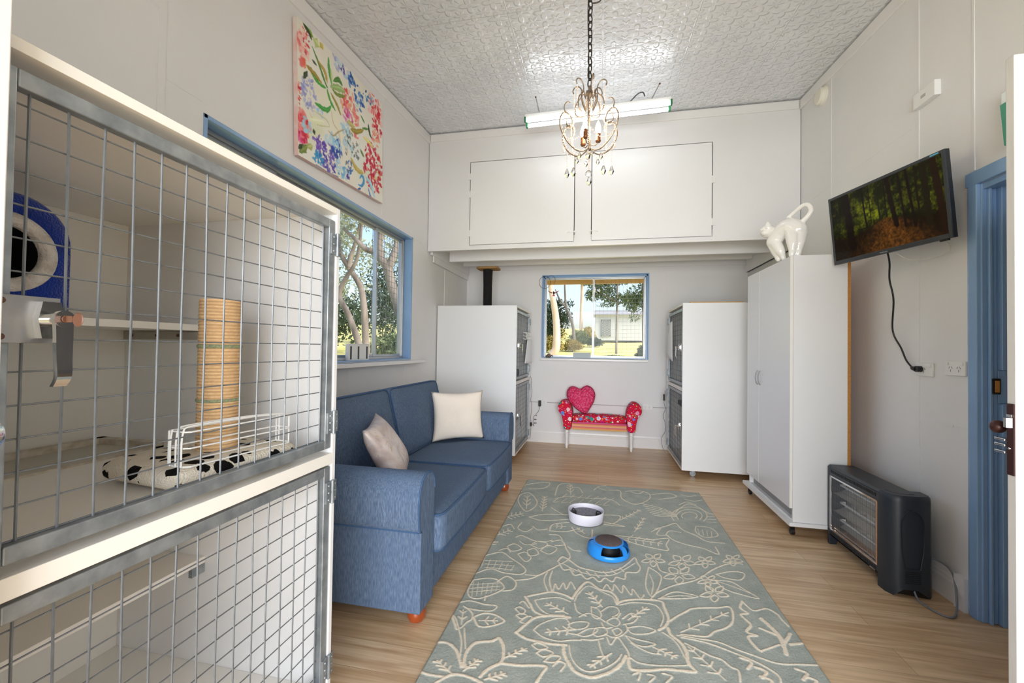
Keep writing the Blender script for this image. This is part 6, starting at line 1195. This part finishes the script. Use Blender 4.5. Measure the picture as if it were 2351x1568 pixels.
tree('tall gum with a spreading crown right of the window bar', [([(.79,20.59,1.6),(.79,20.58,2.6),(.80,20.56,3.55),(.8,20.5,5.5)],.06,.04),([(.8,20.56,3.55),(.2,20.6,3.9),(-.3,20.6,4.4)],.05,.02)], [(.1,20.8,4.15,.75,.6,.4),(.9,20.8,3.75,.9,.6,.3),(-.35,20.8,3.9,.45,.5,.3),(1.5,20.8,3.6,.5,.5,.4),(.5,21,4.8,1.3,.8,.4),(.3,21,3.45,.5,.3,.12)], 3600, .15, m_bark, m_leaf, 'garden gum trees')
tree('dark gum trunk at the right edge of the back window', [([(1.66,16.68,1.3),(1.64,16.68,2.14),(1.63,16.66,3.11),(1.6,16.64,4.6)],.07,.05)], [(1.35,16.8,3.2,.45,.4,.6),(1.9,16.8,3.4,.6,.5,.7),(1.3,16.8,2.5,.22,.3,.2)], 1500, .13, m_bark, m_leaf, 'garden gum trees')
for (x, y, r, n_, s_, lf_, lb) in ((-2.2,20,(.6,.5,.5),1300,.13,m_leafgold,'golden bush behind the pale leaning trunk'),(-1.3,21,(.6,.5,.40),1300,.13,m_leafgold,'brownish bush in the middle of the left window pane'),(-2.9,17,(.6,.5,.5),1200,.13,m_leafdark,'dark green clump at the lower left of the back window'),(-.95,14.2,(.26,.25,.15),1300,.06,m_hedge,'clipped dark green bush on the lawn left of the window bar'),(-.1,15.2,(.3,.25,.14),1300,.06,m_hedge,'clipped dark green bush on the lawn right of the window bar'),(1.45,14.6,(.34,.3,.5),2200,.09,m_leafdark,'dark rounded bush at the right of the back window'),(.9,12.2,(.3,.3,.13),700,.07,m_leafgold,'low flowering plant at the lower right of the back window'),(-.25,24,(.6,.5,.35),900,.12,m_leafdark,'dark bush in front of the white house'),(-1.15,24.6,(.8,.5,.62),1500,.14,m_leaf,'green bush far behind the slanting gum'),(-2.9,26.5,(.95,.6,.85),1700,.15,m_leafgold,'golden scrub farthest back at the left of the window'),(-.7,27.2,(.55,.5,.7),1200,.15,m_leafgold,'brown scrub farthest back beside the white house'),(-4.6,25,(.9,.6,1.1),1500,.16,m_leafdark,'tall dark scrub at the far left edge of the back window'),(.55,17.5,(.8,.3,.14),900,.09,m_hedge,'low hedge in front of the white house')):
    shrub(lb, (x,y), r, n_, s_, lf_)
hs = thing('white_house', 'white house with lattice panel seen through the back window', 'house', (1.2,30,2.0))
MB().box((-.3,29,1.9),(3.2,31,3.62)).build('wall', m_house, hs, smooth=False); MB().prism([(28.7,3.62),(31.4,3.62),(30,4.0)], 0, -.5, 3.4).build('roof', m_roof, hs, smooth=False)
mb = MB(); mb.box((.10,28.94,2.16),(.72,28.97,3.30)); mb.build('painted_shade_panel', mat('painted_shade', (44,54,44), .9), hs, smooth=False)  # dark panel on the wall; the opening's shade is put into its colour
mb = MB()
for i in range(-9,10):
    for s in (-1,1):
        p = []; x0 = .41+i*.085
        for z in np.linspace(2.16,3.30,15):
            x = x0+s*(z-2.73)*.55
            if .10 <= x <= .72: p.append((x,28.93,float(z)))
        if len(p) > 1: mb.tube(p, .014, 4)
mb.build('lattice', m_house, hs, smooth=False)
# ------------------------------------------------------------------ sky, sun, added fill lamp outside the entry doorway
w = bpy.data.worlds.new('sky'); SC.world = w; w.use_nodes = True; nt = w.node_tree; bg = nt.nodes['Background']
sk_ = nt.nodes.new('ShaderNodeTexSky'); sk_.sky_type = 'NISHITA'; sk_.sun_disc = False; sk_.sun_elevation = math.radians(42); sk_.sun_rotation = math.radians(100); sk_.air_density = 1.0; sk_.dust_density = 3.5; sk_.ozone_density = 1.2
nt.links.new(sk_.outputs[0], bg.inputs[0]); bg.inputs[1].default_value = SKYS
sl = bpy.data.lights.new('sun', 'SUN'); sl.energy = SUNE; sl.angle = math.radians(.6); sl.color = (1,.95,.86)
so = bpy.data.objects.new('sun', sl); COL.objects.link(so); so.location = (20,-8,25); so.rotation_euler = (Vector((-.75,.42,-.80))).to_track_quat('-Z','Y').to_euler()
al = bpy.data.lights.new('added_fill_lamp', 'AREA'); al.shape = 'RECTANGLE'; al.size = 4.8; al.size_y = 3.0; al.energy = FILLE; al.color = (.94,.97,1.0)  # large unseen lamp added behind the camera to brighten the room
ao_ = bpy.data.objects.new('added_fill_lamp', al); COL.objects.link(ao_); ao_.location = (.4, -3.9, 1.62); ao_.rotation_euler = (PI/2,0,0)
# ------------------------------------------------------------------ camera
yaw, pit, rol = .205656, .0162763, .0145123
f = Vector((-math.sin(yaw)*math.cos(pit), math.cos(yaw)*math.cos(pit), math.sin(pit))); r = Vector((math.cos(yaw), math.sin(yaw), 0)); u = r.cross(f)
r2 = r*math.cos(rol)+u*math.sin(rol); u2 = u*math.cos(rol)-r*math.sin(rol)
cam = bpy.data.cameras.new('camera'); cam.sensor_width = 36; cam.sensor_fit = 'HORIZONTAL'; cam.lens = 963/2351*36; cam.clip_start = .02; cam.clip_end = 300
cob = bpy.data.objects.new('camera', cam); COL.objects.link(cob); cob.matrix_world = Matrix(((r2.x,u2.x,-f.x,0),(r2.y,u2.y,-f.y,0),(r2.z,u2.z,-f.z,HC),(0,0,0,1))); SC.camera = cob
vs_ = SC.view_settings; SC.display_settings.display_device = 'sRGB'; vs_.view_transform = 'Standard'; vs_.look = 'None'; vs_.exposure = EXPO; vs_.gamma = 1; vs_.use_curve_mapping = False
SC.cycles.use_denoising = True; SC.cycles.max_bounces = 10; SC.cycles.diffuse_bounces = 6; SC.cycles.transparent_max_bounces = 24; SC.cycles.caustics_reflective = False; SC.cycles.caustics_refractive = False; SC.cycles.sample_clamp_indirect = 8
